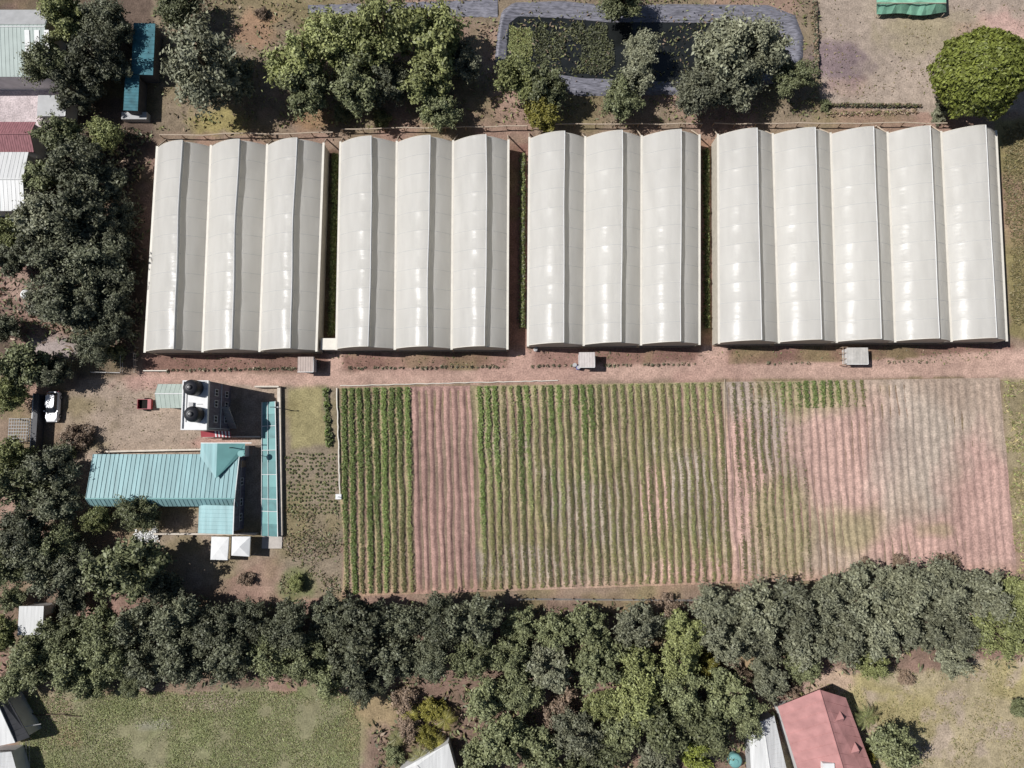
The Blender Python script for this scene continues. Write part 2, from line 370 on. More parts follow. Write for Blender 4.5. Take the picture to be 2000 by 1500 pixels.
for k in range(9):
    V, Fq, L = lobe_crown([52, 44, 62, 36, 50, 66, 46, 58, 40][k], [7400, 6400, 8000, 5200, 7000, 8400, 6200, 7800, 5000][k], [.74, .8, .66, .9, .74, .68, .86, .72, .8][k], 1, [.054, .052, .058, .056, .060, .052, .058, .050, .064][k], 100+k)
    V[:, 2] += CZ
    o = hidden(mesh_np('crown', V, Fq, LEAF['mid'])); CROWN.append(o)
    t = hidden(trunk_np(L, k).build('trunk', M['stem'])); TRUNK.append(t)
# one round, closely clipped looking crown
rng = np.random.default_rng(55); n = 20000
d = rng.normal(size=(n, 3)); d /= np.linalg.norm(d, axis=1, keepdims=True); d[:, 2] = np.where(d[:, 2] < -.3, -d[:, 2], d[:, 2])
rr = .70+.30*fbm(d[:, 0]*2.2+9, d[:, 1]*2.6+9+d[:, 2]*2, 5)+.10*vnoise(d[:, 0]*9+40, d[:, 1]*9+40+d[:, 2]*5, 8)-.10*rng.random(n)**2-.16*rng.random(n)**3
V, Fq = leaves(d*rr[:, None]*np.array([1, 1, .8]), d*.8+rng.normal(size=(n, 3))*.5, (.045*rng.uniform(.6, 1.4, n))); V[:, 2] += CZ
CROWN.append(hidden(mesh_np('crown', V, Fq, LEAF['bright']))); TRUNK.append(hidden(trunk_np(d[:8]*.6, 77).build('trunk', M['stem'])))
tn = 0
def tree(px, py, rpx, kind, label, group=None, var=None, name='tree', cat='tree', low=0.0, tall=1.0):
    """px, py: where the middle of the crown shows in the photograph; rpx its radius there"""
    global tn
    r = rpx*.0705*1.12; zc = (CZ-low)*r*tall
    p = W(px, py, zc); tn += 1
    k = (tn*5+tn//3) % 9 if var is None else var
    e = empty(name, (p.x, p.y, 0), label, cat, group, rz=random.uniform(0, 6.28) if var != 9 else 0)
    c = CROWN[k].copy(); col.objects.link(c); c.parent = e; c.scale = (r, r, r*random.uniform(.92, 1.08)*1.0)
    c.location.z = (CZ*tall-CZ-low*tall)*r
    c.name = 'crown' if name == 'tree' else 'foliage'
    c.material_slots[0].link = 'OBJECT'; c.material_slots[0].material = LEAF[kind]
    t = TRUNK[k].copy(); col.objects.link(t); t.parent = e
    t.scale = (r, r, r*tall*(1 if low == 0 else max(.2, (CZ-low)/CZ))); t.name = 'trunk' if name == 'tree' else 'stem'
    return e
KW = dict(grey='grey-green', dark='dark grey-green', olive='olive-green', mid='dull green', bright='bright green', yellow='yellow-green', dry='dry brown')
T = [  # x, y, radius, colour, label, shape
    (345, 8, 48, 'mid', 'dull green tree cut by the top edge, above the blue-green shed'),
    (392, 118, 82, 'grey', 'large grey-green tree between the blue-green shed and the grove'),
    (462, 150, 44, 'dark', 'dark tree leaning on the right side of the large grey-green tree'),
    (575, 118, 62, 'olive', 'olive tree at the left end of the grove above the greenhouses'),
    (600, 172, 52, 'mid', 'dull green tree at the lower left corner of the grove'),
    (655, 75, 66, 'olive', 'olive tree beside the left tongue of purple plastic sheet'),
    (745, 62, 74, 'olive', 'broad light olive tree in the middle top of the grove'),
    (690, 165, 56, 'mid', 'dull green tree at the lower middle of the grove'),
    (765, 160, 46, 'dark', 'dark tree sunk in the middle of the grove'),
    (850, 75, 68, 'olive', 'light olive tree at the upper right of the grove'),
    (838, 160, 54, 'olive', 'olive tree at the lower right of the grove'),
    (858, 215, 40, 'mid', 'tree overhanging the ridge of the fifth greenhouse roof'),
    (905, 120, 40, 'grey', 'small grey-green tree at the grove edge, left of the plastic-lined pond'),
    (1015, 150, 48, 'olive', 'olive tree at the lower left corner of the pond'),
    (1065, 170, 46, 'mid', 'dull green tree below the lower left pond bank'),
    (1058, 222, 38, 'yellow', 'yellow-green tree touching the roof edge of the third greenhouse'),
    (1255, 95, 40, 'grey', 'narrow grey-green tree standing before the dark pond water'),
    (1245, 145, 40, 'grey', 'grey-green tree on the lower pond bank, below the narrow one'),
    (1215, 190, 42, 'mid', 'dull green tree between the pond and the middle greenhouse'),
    (1215, 4, 44, 'mid', 'dark green tree cut by the top edge, above the pond'),
    (1410, 95, 70, 'grey', 'wide grey-green tree over the right half of the pond'),
    (1475, 100, 62, 'grey', 'grey-green tree on the right end of the pond'),
    (1370, 175, 56, 'grey', 'grey-green tree below the pond, left of the wide ones'),
    (1440, 165, 52, 'grey', 'grey-green tree below the pond, close to the fourth greenhouse'),
    (1550, 145, 42, 'mid', 'dark green tree at the lower right corner of the pond'),
    (1905, 150, 86, 'bright', 'large round bright green tree in the bare lot'),
    # the dark column of trees on the left
    (128, 30, 52, 'olive', 'olive tree right of the grey top roof in the upper left corner'),
    (200, 40, 48, 'dark', 'dark tree cut by the top edge, left of the blue-green shed'),
    (180, 105, 58, 'dark', 'dark tree directly left of the upper half of the blue-green shed'),
    (98, 122, 50, 'mid', 'tree overhanging the mint roof in the upper left corner'),
    (150, 175, 46, 'dark', 'dark tree right of the small flat grey roof'),
    (120, 265, 42, 'mid', 'tree right of the rust-red roof at the left edge'),
    (212, 262, 36, 'olive', 'small olive tree below the foot of the blue-green shed'),
    (150, 320, 54, 'dark', 'dark tree right of the long white roof at the left edge'),
    (85, 340, 36, 'mid', 'small tree overhanging the right edge of the long white roof'),
    (205, 355, 46, 'dark', 'dark tree near the top left corner of the first greenhouse'),
    (85, 430, 54, 'grey', 'grey-green tree below the lower right corner of the long white roof'),
    (160, 425, 60, 'dark', 'big dark tree level with the upper half of the first greenhouse'),
    (18, 455, 38, 'olive', 'olive tree at the left edge, below the long white roof'),
    (110, 515, 56, 'dark', 'dark tree in the left column, level with the middle of the first greenhouse'),
    (190, 510, 54, 'dark', 'dark tree leaning toward the middle of the first greenhouse'),
    (15, 505, 34, 'dark', 'dark tree at the left edge, above the gap of bare earth'),
    (88, 592, 42, 'grey', 'grey-green tree beside the small bright gap at the left'),
    (135, 600, 56, 'dark', 'dark tree in the left column, level with the lower half of the first greenhouse'),
    (205, 590, 44, 'dark', 'dark tree closest to the lower left side of the first greenhouse'),
    (8, 640, 30, 'dark', 'dark tree cut by the left edge, above the pale clearing'),
    (192, 672, 40, 'dark', 'dark tree right of the pale clearing in the left column'),
    (40, 715, 50, 'mid', 'dull green tree left of the parked car, cut by the left edge'),
    (105, 728, 34, 'dark', 'dark tree shading the rear of the white car'),
    (20, 770, 36, 'olive', 'small olive tree at the left edge, beside the dark shed roof'),
    (15, 895, 40, 'olive', 'olive tree cut by the left edge, level with the foot of the dark shed'),
    (100, 920, 48, 'dark', 'dark tree left of the teal roof corner'),
    (40, 955, 50, 'mid', 'dull green tree below the dark shed, near the left edge'),
    (110, 985, 44, 'dark', 'dark tree left of the lower corner of the teal roof'),
    (40, 1040, 54, 'dark', 'dark tree at the left edge, level with the two white tents'),
    (118, 1060, 40, 'mid', 'dull green tree below left of the teal house'),
    (18, 1105, 46, 'mid', 'tree at the left edge, above the small white roof'),
    (105, 1122, 48, 'dark', 'very dark tree above right of the small white roof'),
    (2, 1238, 32, 'olive', 'olive tree left of the small white roof'),
    (190, 1015, 28, 'olive', 'small olive tree at the lower left eave of the teal house'),
    (268, 1000, 40, 'mid', 'tree overhanging the lower eave of the teal house'),
    (246, 1116, 68, 'mid', 'big dull green tree below the teal house, throwing a wide black shadow'),
    (22, 1172, 26, 'mid', 'small tree at the left edge, just above the small white roof'), (92, 1250, 34, 'mid', 'dull green tree at the lower right corner of the small white roof'),
    (318, 1148, 40, 'dark', 'low dark tree added to fill the black shadow left of the white tents'),  # added to thicken the big tree's sparse shadow
    (228, 425, 36, 'dark', 'dark tree just left of the upper left corner of the first greenhouse'),
    (222, 470, 38, 'dark', 'dark tree leaning out of the column toward the first greenhouse, upper half'),
    (226, 545, 38, 'dark', 'dark tree leaning out of the column toward the first greenhouse, lower half'),
    (222, 640, 34, 'dark', 'dark tree above the pale rail fence corner'),
    (222, 125, 34, 'dark', 'dark tree shading the lower half of the blue-green shed'), (226, 62, 34, 'dark', 'dark tree shading the upper half of the blue-green shed'),
    (65, 480, 40, 'dark', 'dark tree between the left edge trees and the column, below the white roof'),
    (60, 1085, 46, 'dark', 'dark tree between the left edge and the teal house, lower part'),
    (150, 1110, 44, 'dark', 'dark tree left of the big dull green tree below the teal house'),
    (140, 1172, 30, 'dark', 'dark tree right of the small white roof'),
    (1745, 1462, 44, 'mid', 'round tree beside the red roof, ringed by its own shadow'),
    (1995, 1385, 20, 'mid', 'small tree cut by the right edge in the dry meadow'),
]
for (x, y, r, k, lab) in T:
    tl = 1.35 if x in (222, 226) and y < 130 else .88 if (x, y) == (1905, 150) else 1.08
    if 185 <= x <= 215 and 240 < y < 700: x -= 6
    tree(x, y, r, k, lab, 'trees of the left column' if x < 215 else None, var=9 if (x, y) == (1905, 150) else None, tall=tl)
# the belt of trees south of the field, in rows
ORD = ['first', 'second', 'third', 'fourth', 'fifth', 'sixth', 'seventh', 'eighth', 'ninth', 'tenth', 'eleventh', 'twelfth', 'thirteenth', 'fourteenth', 'fifteenth', 'sixteenth', 'seventeenth', 'eighteenth', 'nineteenth', 'twentieth', 'twenty-first', 'twenty-second', 'twenty-third', 'twenty-fourth', 'twenty-fifth', 'twenty-sixth']
BELT = dict()
BELT['top row of the belt'] = [(130, 1235, 40, 'mid'), (205, 1225, 44, 'mid'), (275, 1225, 46, 'dark'), (350, 1215, 46, 'dark'), (420, 1222, 46, 'dark'), (490, 1218, 46, 'dark'), (560, 1218, 48, 'dark'), (632, 1212, 48, 'dark'), (705, 1212, 50, 'dark'), (780, 1210, 48, 'dark'), (855, 1212, 50, 'dark'), (925, 1210, 50, 'dark'), (1008, 1222, 40, 'mid'), (1080, 1225, 44, 'mid'), (1150, 1228, 44, 'mid'), (1240, 1220, 46, 'grey'), (1330, 1228, 44, 'olive'), (1405, 1190, 50, 'grey'), (1475, 1190, 50, 'grey'), (1548, 1185, 54, 'grey'), (1620, 1172, 52, 'grey'), (1692, 1160, 54, 'grey'), (1770, 1158, 54, 'grey'), (1845, 1150, 52, 'grey'), (1915, 1160, 52, 'grey'), (1985, 1165, 42, 'olive')]
BELT['second row of the belt'] = [(60, 1290, 46, 'mid'), (135, 1300, 46, 'mid'), (210, 1290, 46, 'mid'), (290, 1292, 48, 'dark'), (370, 1285, 46, 'dark'), (450, 1288, 46, 'dark'), (525, 1285, 46, 'mid'), (600, 1290, 44, 'mid'), (690, 1282, 50, 'dark'), (765, 1285, 50, 'dark'), (840, 1285, 48, 'dark'), (920, 1285, 50, 'mid'), (1000, 1295, 48, 'mid'), (1080, 1300, 48, 'grey'), (1165, 1300, 46, 'mid'), (1250, 1300, 48, 'olive'), (1330, 1295, 48, 'olive'), (1420, 1255, 46, 'grey'), (1495, 1255, 48, 'grey'), (1570, 1250, 50, 'grey'), (1645, 1240, 50, 'grey'), (1720, 1235, 52, 'grey'), (1800, 1230, 48, 'grey'), (1875, 1228, 50, 'grey'), (1950, 1230, 48, 'olive')]
BELT['third row of the belt'] = [(25, 1335, 34, 'mid'), (180, 1335, 32, 'mid'), (260, 1330, 30, 'mid'), (640, 1330, 36, 'mid'), (720, 1345, 38, 'dark'), (960, 1370, 48, 'mid'), (1020, 1358, 38, 'mid'), (1178, 1372, 38, 'olive'), (1250, 1360, 48, 'olive'), (1330, 1350, 46, 'mid'), (1420, 1350, 46, 'mid'), (1500, 1330, 44, 'grey'), (1570, 1300, 34, 'mid'), (1700, 1295, 38, 'olive'), (1860, 1285, 34, 'grey')]
BELT['lowest thicket of the belt'] = [(980, 1440, 50, 'mid'), (940, 1490, 44, 'mid'), (1050, 1470, 48, 'mid'), (1130, 1440, 46, 'grey'), (1190, 1470, 40, 'mid'), (1215, 1420, 44, 'mid'), (1300, 1425, 48, 'mid'), (1385, 1420, 48, 'mid'), (1290, 1485, 40, 'grey'), (1360, 1475, 30, 'bright'), (1460, 1400, 46, 'mid'), (1140, 1495, 40, 'mid')]
for row, lst in BELT.items():
    lst = sorted(lst)
    for i, (x, y, r, k) in enumerate(lst):
        tree(x+random.uniform(-5, 5), y+random.uniform(-5, 5), r*random.uniform(.86, 1.08), k, '%s tree, %s from left in the %s below the field' % (KW[k], ORD[i], row), 'trees of the belt below the field')
SH = [  # low shrubs
    (150, 850, 30, 'dry', 'reddish leafless shrub beside the white car'), (128, 880, 22, 'mid', 'low green shrub below the reddish shrub'),
    (672, 215, 26, 'mid', 'green shrub above the first alley between greenhouses'), (745, 232, 20, 'olive', 'low shrub above the ridge of the fourth roof'),
    (1852, 205, 26, 'grey', 'grey-green shrub at the foot of the round bright tree'), (1835, 225, 18, 'grey', 'small grey shrub by the rail above the last greenhouse'),
    (225, 690, 20, 'mid', 'shrub by the lower left corner of the first greenhouse'), (580, 1138, 18, 'olive', 'fresh green shrub below the kitchen garden'),
    (1698, 1478, 16, 'yellow', 'yellow shrub at the right eave of the red roof'), (1612, 205, 13, 'mid', 'small shrub at the corner of the dark hedges'),
    (790, 1365, 28, 'dry', 'upper of the dry brown shrubs right of the lawn'), (845, 1385, 26, 'yellow', 'yellowish shrub in the clearing right of the lawn'),
    (800, 1420, 26, 'dry', 'dry shrub in the middle of the clearing right of the lawn'), (835, 1440, 24, 'yellow', 'yellowish shrub above the pale tent roof'),
    (770, 1475, 22, 'mid', 'green shrub left of the pale tent roof'), (1105, 1350, 24, 'dry', 'dry shrub in the brown gap of the belt'),
    (660, 1285, 22, 'dry', 'dry shrub among the belt trees above the lawn'), (580, 1310, 22, 'dry', 'dry shrub at the belt edge above the lawn'),
    (1300, 1190, 30, 'dry', 'dry pinkish shrub at the top of the belt, by the wire fence'), (1092, 1398, 36, 'dry', 'wide dry shrub filling the brown gap of the belt'),
    (1228, 1385, 20, 'dry', 'small dry shrub in the lower belt, right of the brown gap'), (1380, 1300, 28, 'yellow', 'yellowish dry shrub in the belt, below the wire fence end'),
    (1690, 1108, 20, 'dry', 'left of three dry shrubs at the lower right field edge'), (1760, 1102, 20, 'dry', 'middle of three dry shrubs at the lower right field edge'), (1850, 1098, 22, 'dry', 'right of three dry shrubs at the lower right field edge'),
    (1440, 1315, 24, 'dry', 'dry shrub in the belt left of the red roof'), (1545, 1345, 18, 'dry', 'dry shrub at the upper left corner of the red roof'),
    (480, 1130, 16, 'dry', 'small dry shrub on bare earth right of the dark tree'), (1660, 1410, 14, 'olive', 'green shrub in the shade along the red roof'),
    (1770, 1325, 16, 'dry', 'small dry shrub at the top of the meadow'), (510, 25, 14, 'dry', 'small dry shrub on orange earth by the grove'),
]
for (x, y, r, k, lab) in SH: tree(x, y, r, k, lab, name='shrub', cat='shrub', low=.62)

# ------------------------------------------------------------------ greenhouses
def lerp(a, b, t): return a+(b-a)*t
GUT, RDG, STEP = 2.9, 5.25, .62
def greenhouse(topx, ytop, botx, ybot, label, seed, wav):
    n = len(topx)-1
    A = [W(x, lerp(ytop[0], ytop[1], i/n), GUT) for i, x in enumerate(topx)]; B = [W(x, lerp(ybot[0], ybot[1], i/n), GUT) for i, x in enumerate(botx)]
    c = (A[0]+A[-1]+B[0]+B[-1])/4
    root = empty('greenhouse', (c.x, c.y, 0), label, 'greenhouse', 'white plastic greenhouses'); org = np.array([c.x, c.y, 0])
    NS, NU1, NU2 = 132, 16, 9
    for i in range(n):
        s = np.linspace(0, 1, NS+1); Ls = np.outer(1-s, A[i])+np.outer(s, B[i]); Rs = np.outer(1-s, A[i+1])+np.outer(s, B[i+1])
        hoop = np.abs(np.sin(PI*s*11)); sag = hoop**.8*(.45+.95*rng.random(12))[np.minimum((s*11).astype(int), 11)]   # the film hangs unevenly between its hoops
        rn = random.Random(seed*10+i); ph = rn.uniform(0, 6)
        rid = .615+wav*(.014*np.sin(s*5+ph)+.004*np.sin(s*13+ph*2))
        u1 = np.linspace(0, 1, NU1+1); u2 = np.linspace(0, 1, NU2+1)
        def sheet(uu, lo, hi, z0, z1, left):
            P = np.zeros((NS+1, len(uu), 3))
            for j, u in enumerate(uu):
                t = lo+(hi-lo)*u
                P[:, j] = Ls+(Rs-Ls)*t[:, None]
                zz = z0+(z1-z0)*(1-(1-u)**2) if left else z1+(z0-z1)*(1-u**1.5)
                P[:, j, 2] = zz-.05*sag*math.sin(u*PI)**.7-.03*np.sin(s*23+ph+u*2)*math.sin(u*PI)
            return P
        def grid(P, name, m):
            a, b = P.shape[:2]; jj, ii = np.meshgrid(np.arange(b-1), np.arange(a-1))
            Fq = np.stack([ii*b+jj, (ii+1)*b+jj, (ii+1)*b+jj+1, ii*b+jj+1], -1).reshape(-1, 4)
            return mesh_np(name, P.reshape(-1, 3)-org, Fq, m, root, True)
        z = np.zeros(NS+1); o = np.ones(NS+1)
        rdg_w = wav*.10*np.sin(s*9+ph)
        PL = sheet(u1, z+.012, rid, GUT, RDG, True); PR = sheet(u2, rid+.004, o-.012, RDG-STEP, GUT, False)
        grid(PL, 'roof_sheet', M['film']); grid(PR, 'roof_sheet', M['film'])
        PV = np.stack([PL[:, -1]-np.array([0, 0, .03]), PR[:, 0]+np.array([0, 0, .02])], 1); grid(PV, 'ridge_vent', M['net'])
        b = MB()                                                                # timber edge along the ridge
        for k in range(0, NS, 6): b.bar(Vector(PL[k, -1]), Vector(PL[k+6, -1]), .05, 5)
        b.build('ridge_rail', M['white'], root)
        for k in range(1, 11):                                                  # straps that hold the film down over each hoop
            hb = MB(); q = int(round(k*NS/11)); pts = [Vector(p)+Vector((0, 0, .012)) for p in list(PL[q][::2])+list(PR[q][::3])]
            for p0, p1 in zip(pts[:-1], pts[1:]): hb.bar(p0, p1, .022, 4)
            hb.build('hoop_strap', M['strap'], root)
        for end in (0, NS):
            w = MB(); ring = [Vector(p) for p in list(PL[end])+list(PR[end])]; off = Vector((0, -.04 if end == 0 else .04, -.03))
            ring = [p+off for p in ring]; ring += [Vector((ring[-1].x, ring[-1].y, 0)), Vector((ring[0].x, ring[0].y, 0))]
            w.poly(ring); w.build('end_wall', M['filmwall'], root)
            b = MB(); pts = [Vector(p) for p in list(PL[end])+list(PR[end])]
            for p0, p1 in zip(pts[:-1], pts[1:]): b.bar(p0, p1, .045, 5)
            b.build('end_hoop', M['gutter'], root)
    for i in range(n+1):
        g = MB(); d = (B[i]-A[i]).normalized(); a = A[i]-d*.25; b = B[i]+d*.2; w = Vector((.13, 0, 0))
        g.hexa([a-w-Vector((0, 0, .08)), a+w-Vector((0, 0, .08)), b+w-Vector((0, 0, .08)), b-w-Vector((0, 0, .08))], [a-w*1.2+Vector((0, 0, .07)), a+w*1.2+Vector((0, 0, .07)), b+w*1.2+Vector((0, 0, .07)), b-w*1.2+Vector((0, 0, .07))])
        g.build('gutter', M['gutter'], root)
        b = MB(); q = A[i]-d*1.6+Vector((random.uniform(-.5, .5), random.uniform(.3, 1.0), -GUT)); b.bar(A[i]-d*.1, q, .10, 6); b.build('brace', M['paletimber'], root)
    for i, sgn in ((0, -1), (n, 1)):
        w = MB(); o = Vector((sgn*.1, 0, 0)); a, b = A[i]+o, B[i]+o
        w.hexa([(a.x, a.y, 0), (a.x+.03, a.y, 0), (b.x+.03, b.y, 0), (b.x, b.y, 0)], [(a.x, a.y, GUT-.1), (a.x+.03, a.y, GUT-.1), (b.x+.03, b.y, GUT-.1), (b.x, b.y, GUT-.1)])
        w.build('side_wall', M['filmwall'], root)
    b = MB(); a0, b0 = B[0], B[-1]                                              # dark sill board along the foot of the front wall
    b.hexa([(a0.x, a0.y-.14, -.05), (b0.x, b0.y-.14, -.05), (b0.x, b0.y-.02, -.05), (a0.x, a0.y-.02, -.05)], [(a0.x, a0.y-.14, .35), (b0.x, b0.y-.14, .35), (b0.x, b0.y-.02, .35), (a0.x, a0.y-.02, .35)])
    b.build('sill_board', M['timber'], root)
    MB().hexa([(A[0].x+.3, A[0].y-.2, .0), (B[0].x+.3, B[0].y+.2, .0), (B[-1].x-.3, B[-1].y+.2, .0), (A[-1].x-.3, A[-1].y-.2, .0)], [(A[0].x+.3, A[0].y-.2, .1), (B[0].x+.3, B[0].y+.2, .1), (B[-1].x-.3, B[-1].y+.2, .1), (A[-1].x-.3, A[-1].y-.2, .1)]).build('floor_reflector', M['reflector'], root)  # unseen white sheet added to bounce light up through the film
greenhouse([307, 412, 522, 632], (289, 282), [283, 396, 507, 618], (686, 684), 'leftmost white greenhouse, three roofs, beside the dark tree column', 1, 1.2)
greenhouse([665, 775, 885, 993], (280, 276), [657, 771, 882, 991], (681, 680), 'second white greenhouse from the left, three roofs, under an overhanging tree', 2, .8)
greenhouse([1034, 1143, 1253, 1366], (271, 266), [1031, 1140, 1252, 1366], (674, 671), 'third white greenhouse from the left, three roofs, behind the middle shed', 3, .5)
greenhouse([1402, 1509, 1622, 1733, 1838, 1945], (265, 258), [1404, 1521, 1634, 1748, 1858, 1966], (669, 664), 'rightmost and widest white greenhouse, with five roofs', 4, .3)
# lobby that closes the foot of the first alley
p0, p1 = W(627, 683, 2.3), W(657, 662, 2.3); r = empty('lobby', (p0.x, p0.y, 0), 'small cream flat-roofed lobby closing the first greenhouse alley', 'lobby')
MB().box(p0.x, p1.x, p0.y+.1, p1.y, -.05, 2.22).build('wall', M['cream'], r); MB().box(p0.x-.05, p1.x+.1, p0.y, p1.y+.1, 2.22, 2.32).build('roof', M['gutter'], r)
# rail along the back of the greenhouses
for (a, b, lab) in (((312, 264), (650, 259), 'timber rail behind the leftmost greenhouse'), ((668, 253), (1030, 245), 'timber rail behind the second greenhouse, under the grove'),
                    ((1040, 243), (1372, 241), 'timber rail behind the third greenhouse, below the pond'), ((1395, 241), (1850, 240), 'timber rail behind the rightmost greenhouse')):
    A, B = W(*a, 1.2), W(*b, 1.2); r = empty('rail_fence', (A.x, A.y, 0), lab, 'fence', 'rail fences behind the greenhouses')
    b1 = MB(); n = int((B-A).length/3)
    P = [A.lerp(B, i/n)+Vector((0, random.uniform(-.12, .12), random.uniform(-.06, .06))) for i in range(n+1)]
    for u, v in zip(P[:-1], P[1:]): b1.bar(u, v, .09, 6)
    b1.build('rail', M['paletimber'], r)
    for p in P: MB().bar((p.x, p.y-.02, -.1), (p.x, p.y-.02, 1.25), .07, 6).build('post', M['timber'], r)
# hedges of crop growing in the alleys
def leafstrip(name, p, q, width, height, dens, kinds, label, cat, leaf=.22, seed=1, parent=None, fade=None):
    global rng
    rng = np.random.default_rng(seed); L = (q-p).length; n = int(L*dens); t = rng.random(n)
    if fade is not None: t = t[rng.random(n) < fade(t)]; n = len(t)
    wv = rng.normal(size=n)*width*.33; d = (q-p).normalized(); nx_, ny_ = -d.y, d.x
    X = p.x+(q.x-p.x)*t+nx_*wv; Y = p.y+(q.y-p.y)*t+ny_*wv
    Z = .05+height*np.clip(1-(wv/width)**2*1.5, .1, 1)*rng.random(n)**.6*(.6+.6*vnoise(X*1.3, Y*1.3, seed))
    N = rng.normal(size=(n, 3))*.6+np.array([0, 0, .8])
    V, Fq = leaves(np.stack([X, Y, Z], 1), N, leaf*rng.uniform(.6, 1.4, n))
    o = mesh_np(name, V, Fq, [LEAF[k] for k in kinds], fm=rng.integers(0, len(kinds), n)); 
    return tag(o, label, cat)
leafstrip('plant_row', W(655, 300, .5), W(648, 655, .5), .8, 1.1, 110, ['olive', 'crop'], 'green plant row in the alley between first and second greenhouses', 'plants', seed=3)
leafstrip('plant_row', W(1021, 300, .5), W(1020, 640, .5), .6, .9, 110, ['olive', 'crop', 'grey'], 'green plant row in the alley between second and third greenhouses', 'plants', seed=4)
leafstrip('plant_row', W(1380, 290, .5), W(1382, 640, .5), .6, .9, 120, ['olive', 'crop'], 'green plant row in the alley between third and rightmost greenhouses', 'plants', seed=5)

# ------------------------------------------------------------------ field
FQ = [W(662, 757), W(1951, 738), W(1986, 1120), W(668, 1165)]
def fpt(u, v):
    u = np.asarray(u, float); v = np.asarray(v, float)
    g = lambda k: (FQ[0][k]*(1-u)+FQ[1][k]*u)*(1-v)+(FQ[3][k]*(1-u)+FQ[2][k]*u)*v
    return g(0), g(1)
ROWS = 83; BL = [0, .1055, .2, .5865, 1.0]
BN = ['green_bed', 'bare_bed', 'olive_bed', 'pale_bed']
def soilcol(u, v, X, Y):
    n = fbm(X*.12, Y*.12, 80); m = fbm(X*.5, Y*.12, 83); k = np.searchsorted(BL, u, side='right')-1
    base = np.array([S(162, 146, 116, .80), S(172, 139, 129, .80), S(166, 152, 122, .80), S(180, 160, 144, .83), S(180, 160, 144, .83)])[np.clip(k, 0, 4)]
    pk = np.array(S(195, 160, 149, .83)); kh = np.array(S(163, 151, 117, .8)); gy_ = np.array(S(170, 156, 146, .82))
    w = np.where(k == 2, smooth(n+.25*(u-.4)+.1*v, .58, .72), 0)*.7; base = base*(1-w[..., None])+gy_*w[..., None]
    def sp(px, py, rx, ry, c, k, seed, base):
        q = W(px, py); d = np.hypot((X-q.x)/(rx*.074), (Y-q.y)/(ry*.074))+(fbm(X*.25, Y*.12, seed)-.5)*1.1
        w = (1-smooth(d, .55, 1.05))*k; return base*(1-w[..., None])+c*w[..., None]
    for a in ((1450, 900, 60, 180, pk, .85, 401), (1655, 890, 140, 120, pk, .8, 402), (1800, 860, 120, 130, np.array(S(184, 170, 156, .84)), .8, 403), (1920, 1000, 100, 170, pk, .95, 404), (1810, 1070, 190, 65, pk, .9, 405),
              (1530, 1020, 60, 110, kh, .8, 406), (1650, 1035, 90, 60, kh, .75, 407), (1590, 770, 120, 55, kh, .85, 408), (1825, 1035, 40, 25, kh, .6, 409), (1280, 975, 42, 95, pk, .85, 410), (1355, 925, 60, 70, gy_, .85, 411),
              (1350, 1120, 110, 35, pk, .8, 412), (1450, 770, 40, 45, gy_, .7, 413), (1500, 830, 35, 90, gy_, .7, 414)): base = sp(*a, base)
    w = smooth(v, .93, .99)*.6; base = base*(1-w[..., None])+np.array(S(186, 150, 132, .8))*w[..., None]
    return base*(.9+.2*m)[..., None]
for b in range(4):
    nu = int((BL[b+1]-BL[b])*ROWS*10); u = np.linspace(BL[b], BL[b+1], nu+1); v = np.linspace(0, 1, 130)
    U, Vv = np.meshgrid(u, v); X, Y = fpt(U, Vv)
    X = X+(fbm(X*0+U*ROWS*.9, Y*.25, 95)-.5)*.5; e = np.minimum(np.minimum(Vv, 1-Vv)*30, 1)
    ph = U*ROWS*2*PI; Z = .07+e*(-.10*np.cos(ph)+.03*(fbm(X*1.5, Y*1.5, 97)-.5)+.03*(fbm(X*.3, Y*.3, 98)-.5))
    if b == 1: Z = .07+(Z-.07)*1.25
    if b == 3: Z = .07+(Z-.07)*(.8-.35*smooth(U, .75, .95))
    cc = soilcol(U.ravel(), Vv.ravel(), X.ravel(), Y.ravel())
    a, c2 = U.shape; jj, ii = np.meshgrid(np.arange(c2-1), np.arange(a-1)); Fq = np.stack([ii*c2+jj, (ii+1)*c2+jj, (ii+1)*c2+jj+1, ii*c2+jj+1], -1).reshape(-1, 4)
    o = mesh_np('tilled_field', np.stack([X, Y, Z], -1).reshape(-1, 3), Fq, GM, smooth=True); colour_layer(o, cc); tag(o, kind='structure')
LBL = ['low green crop row in the narrow block left of the bare red strip', None, 'low crop row in the olive block right of the bare red strip', 'sparse crop row in the pale block on the right of the field']
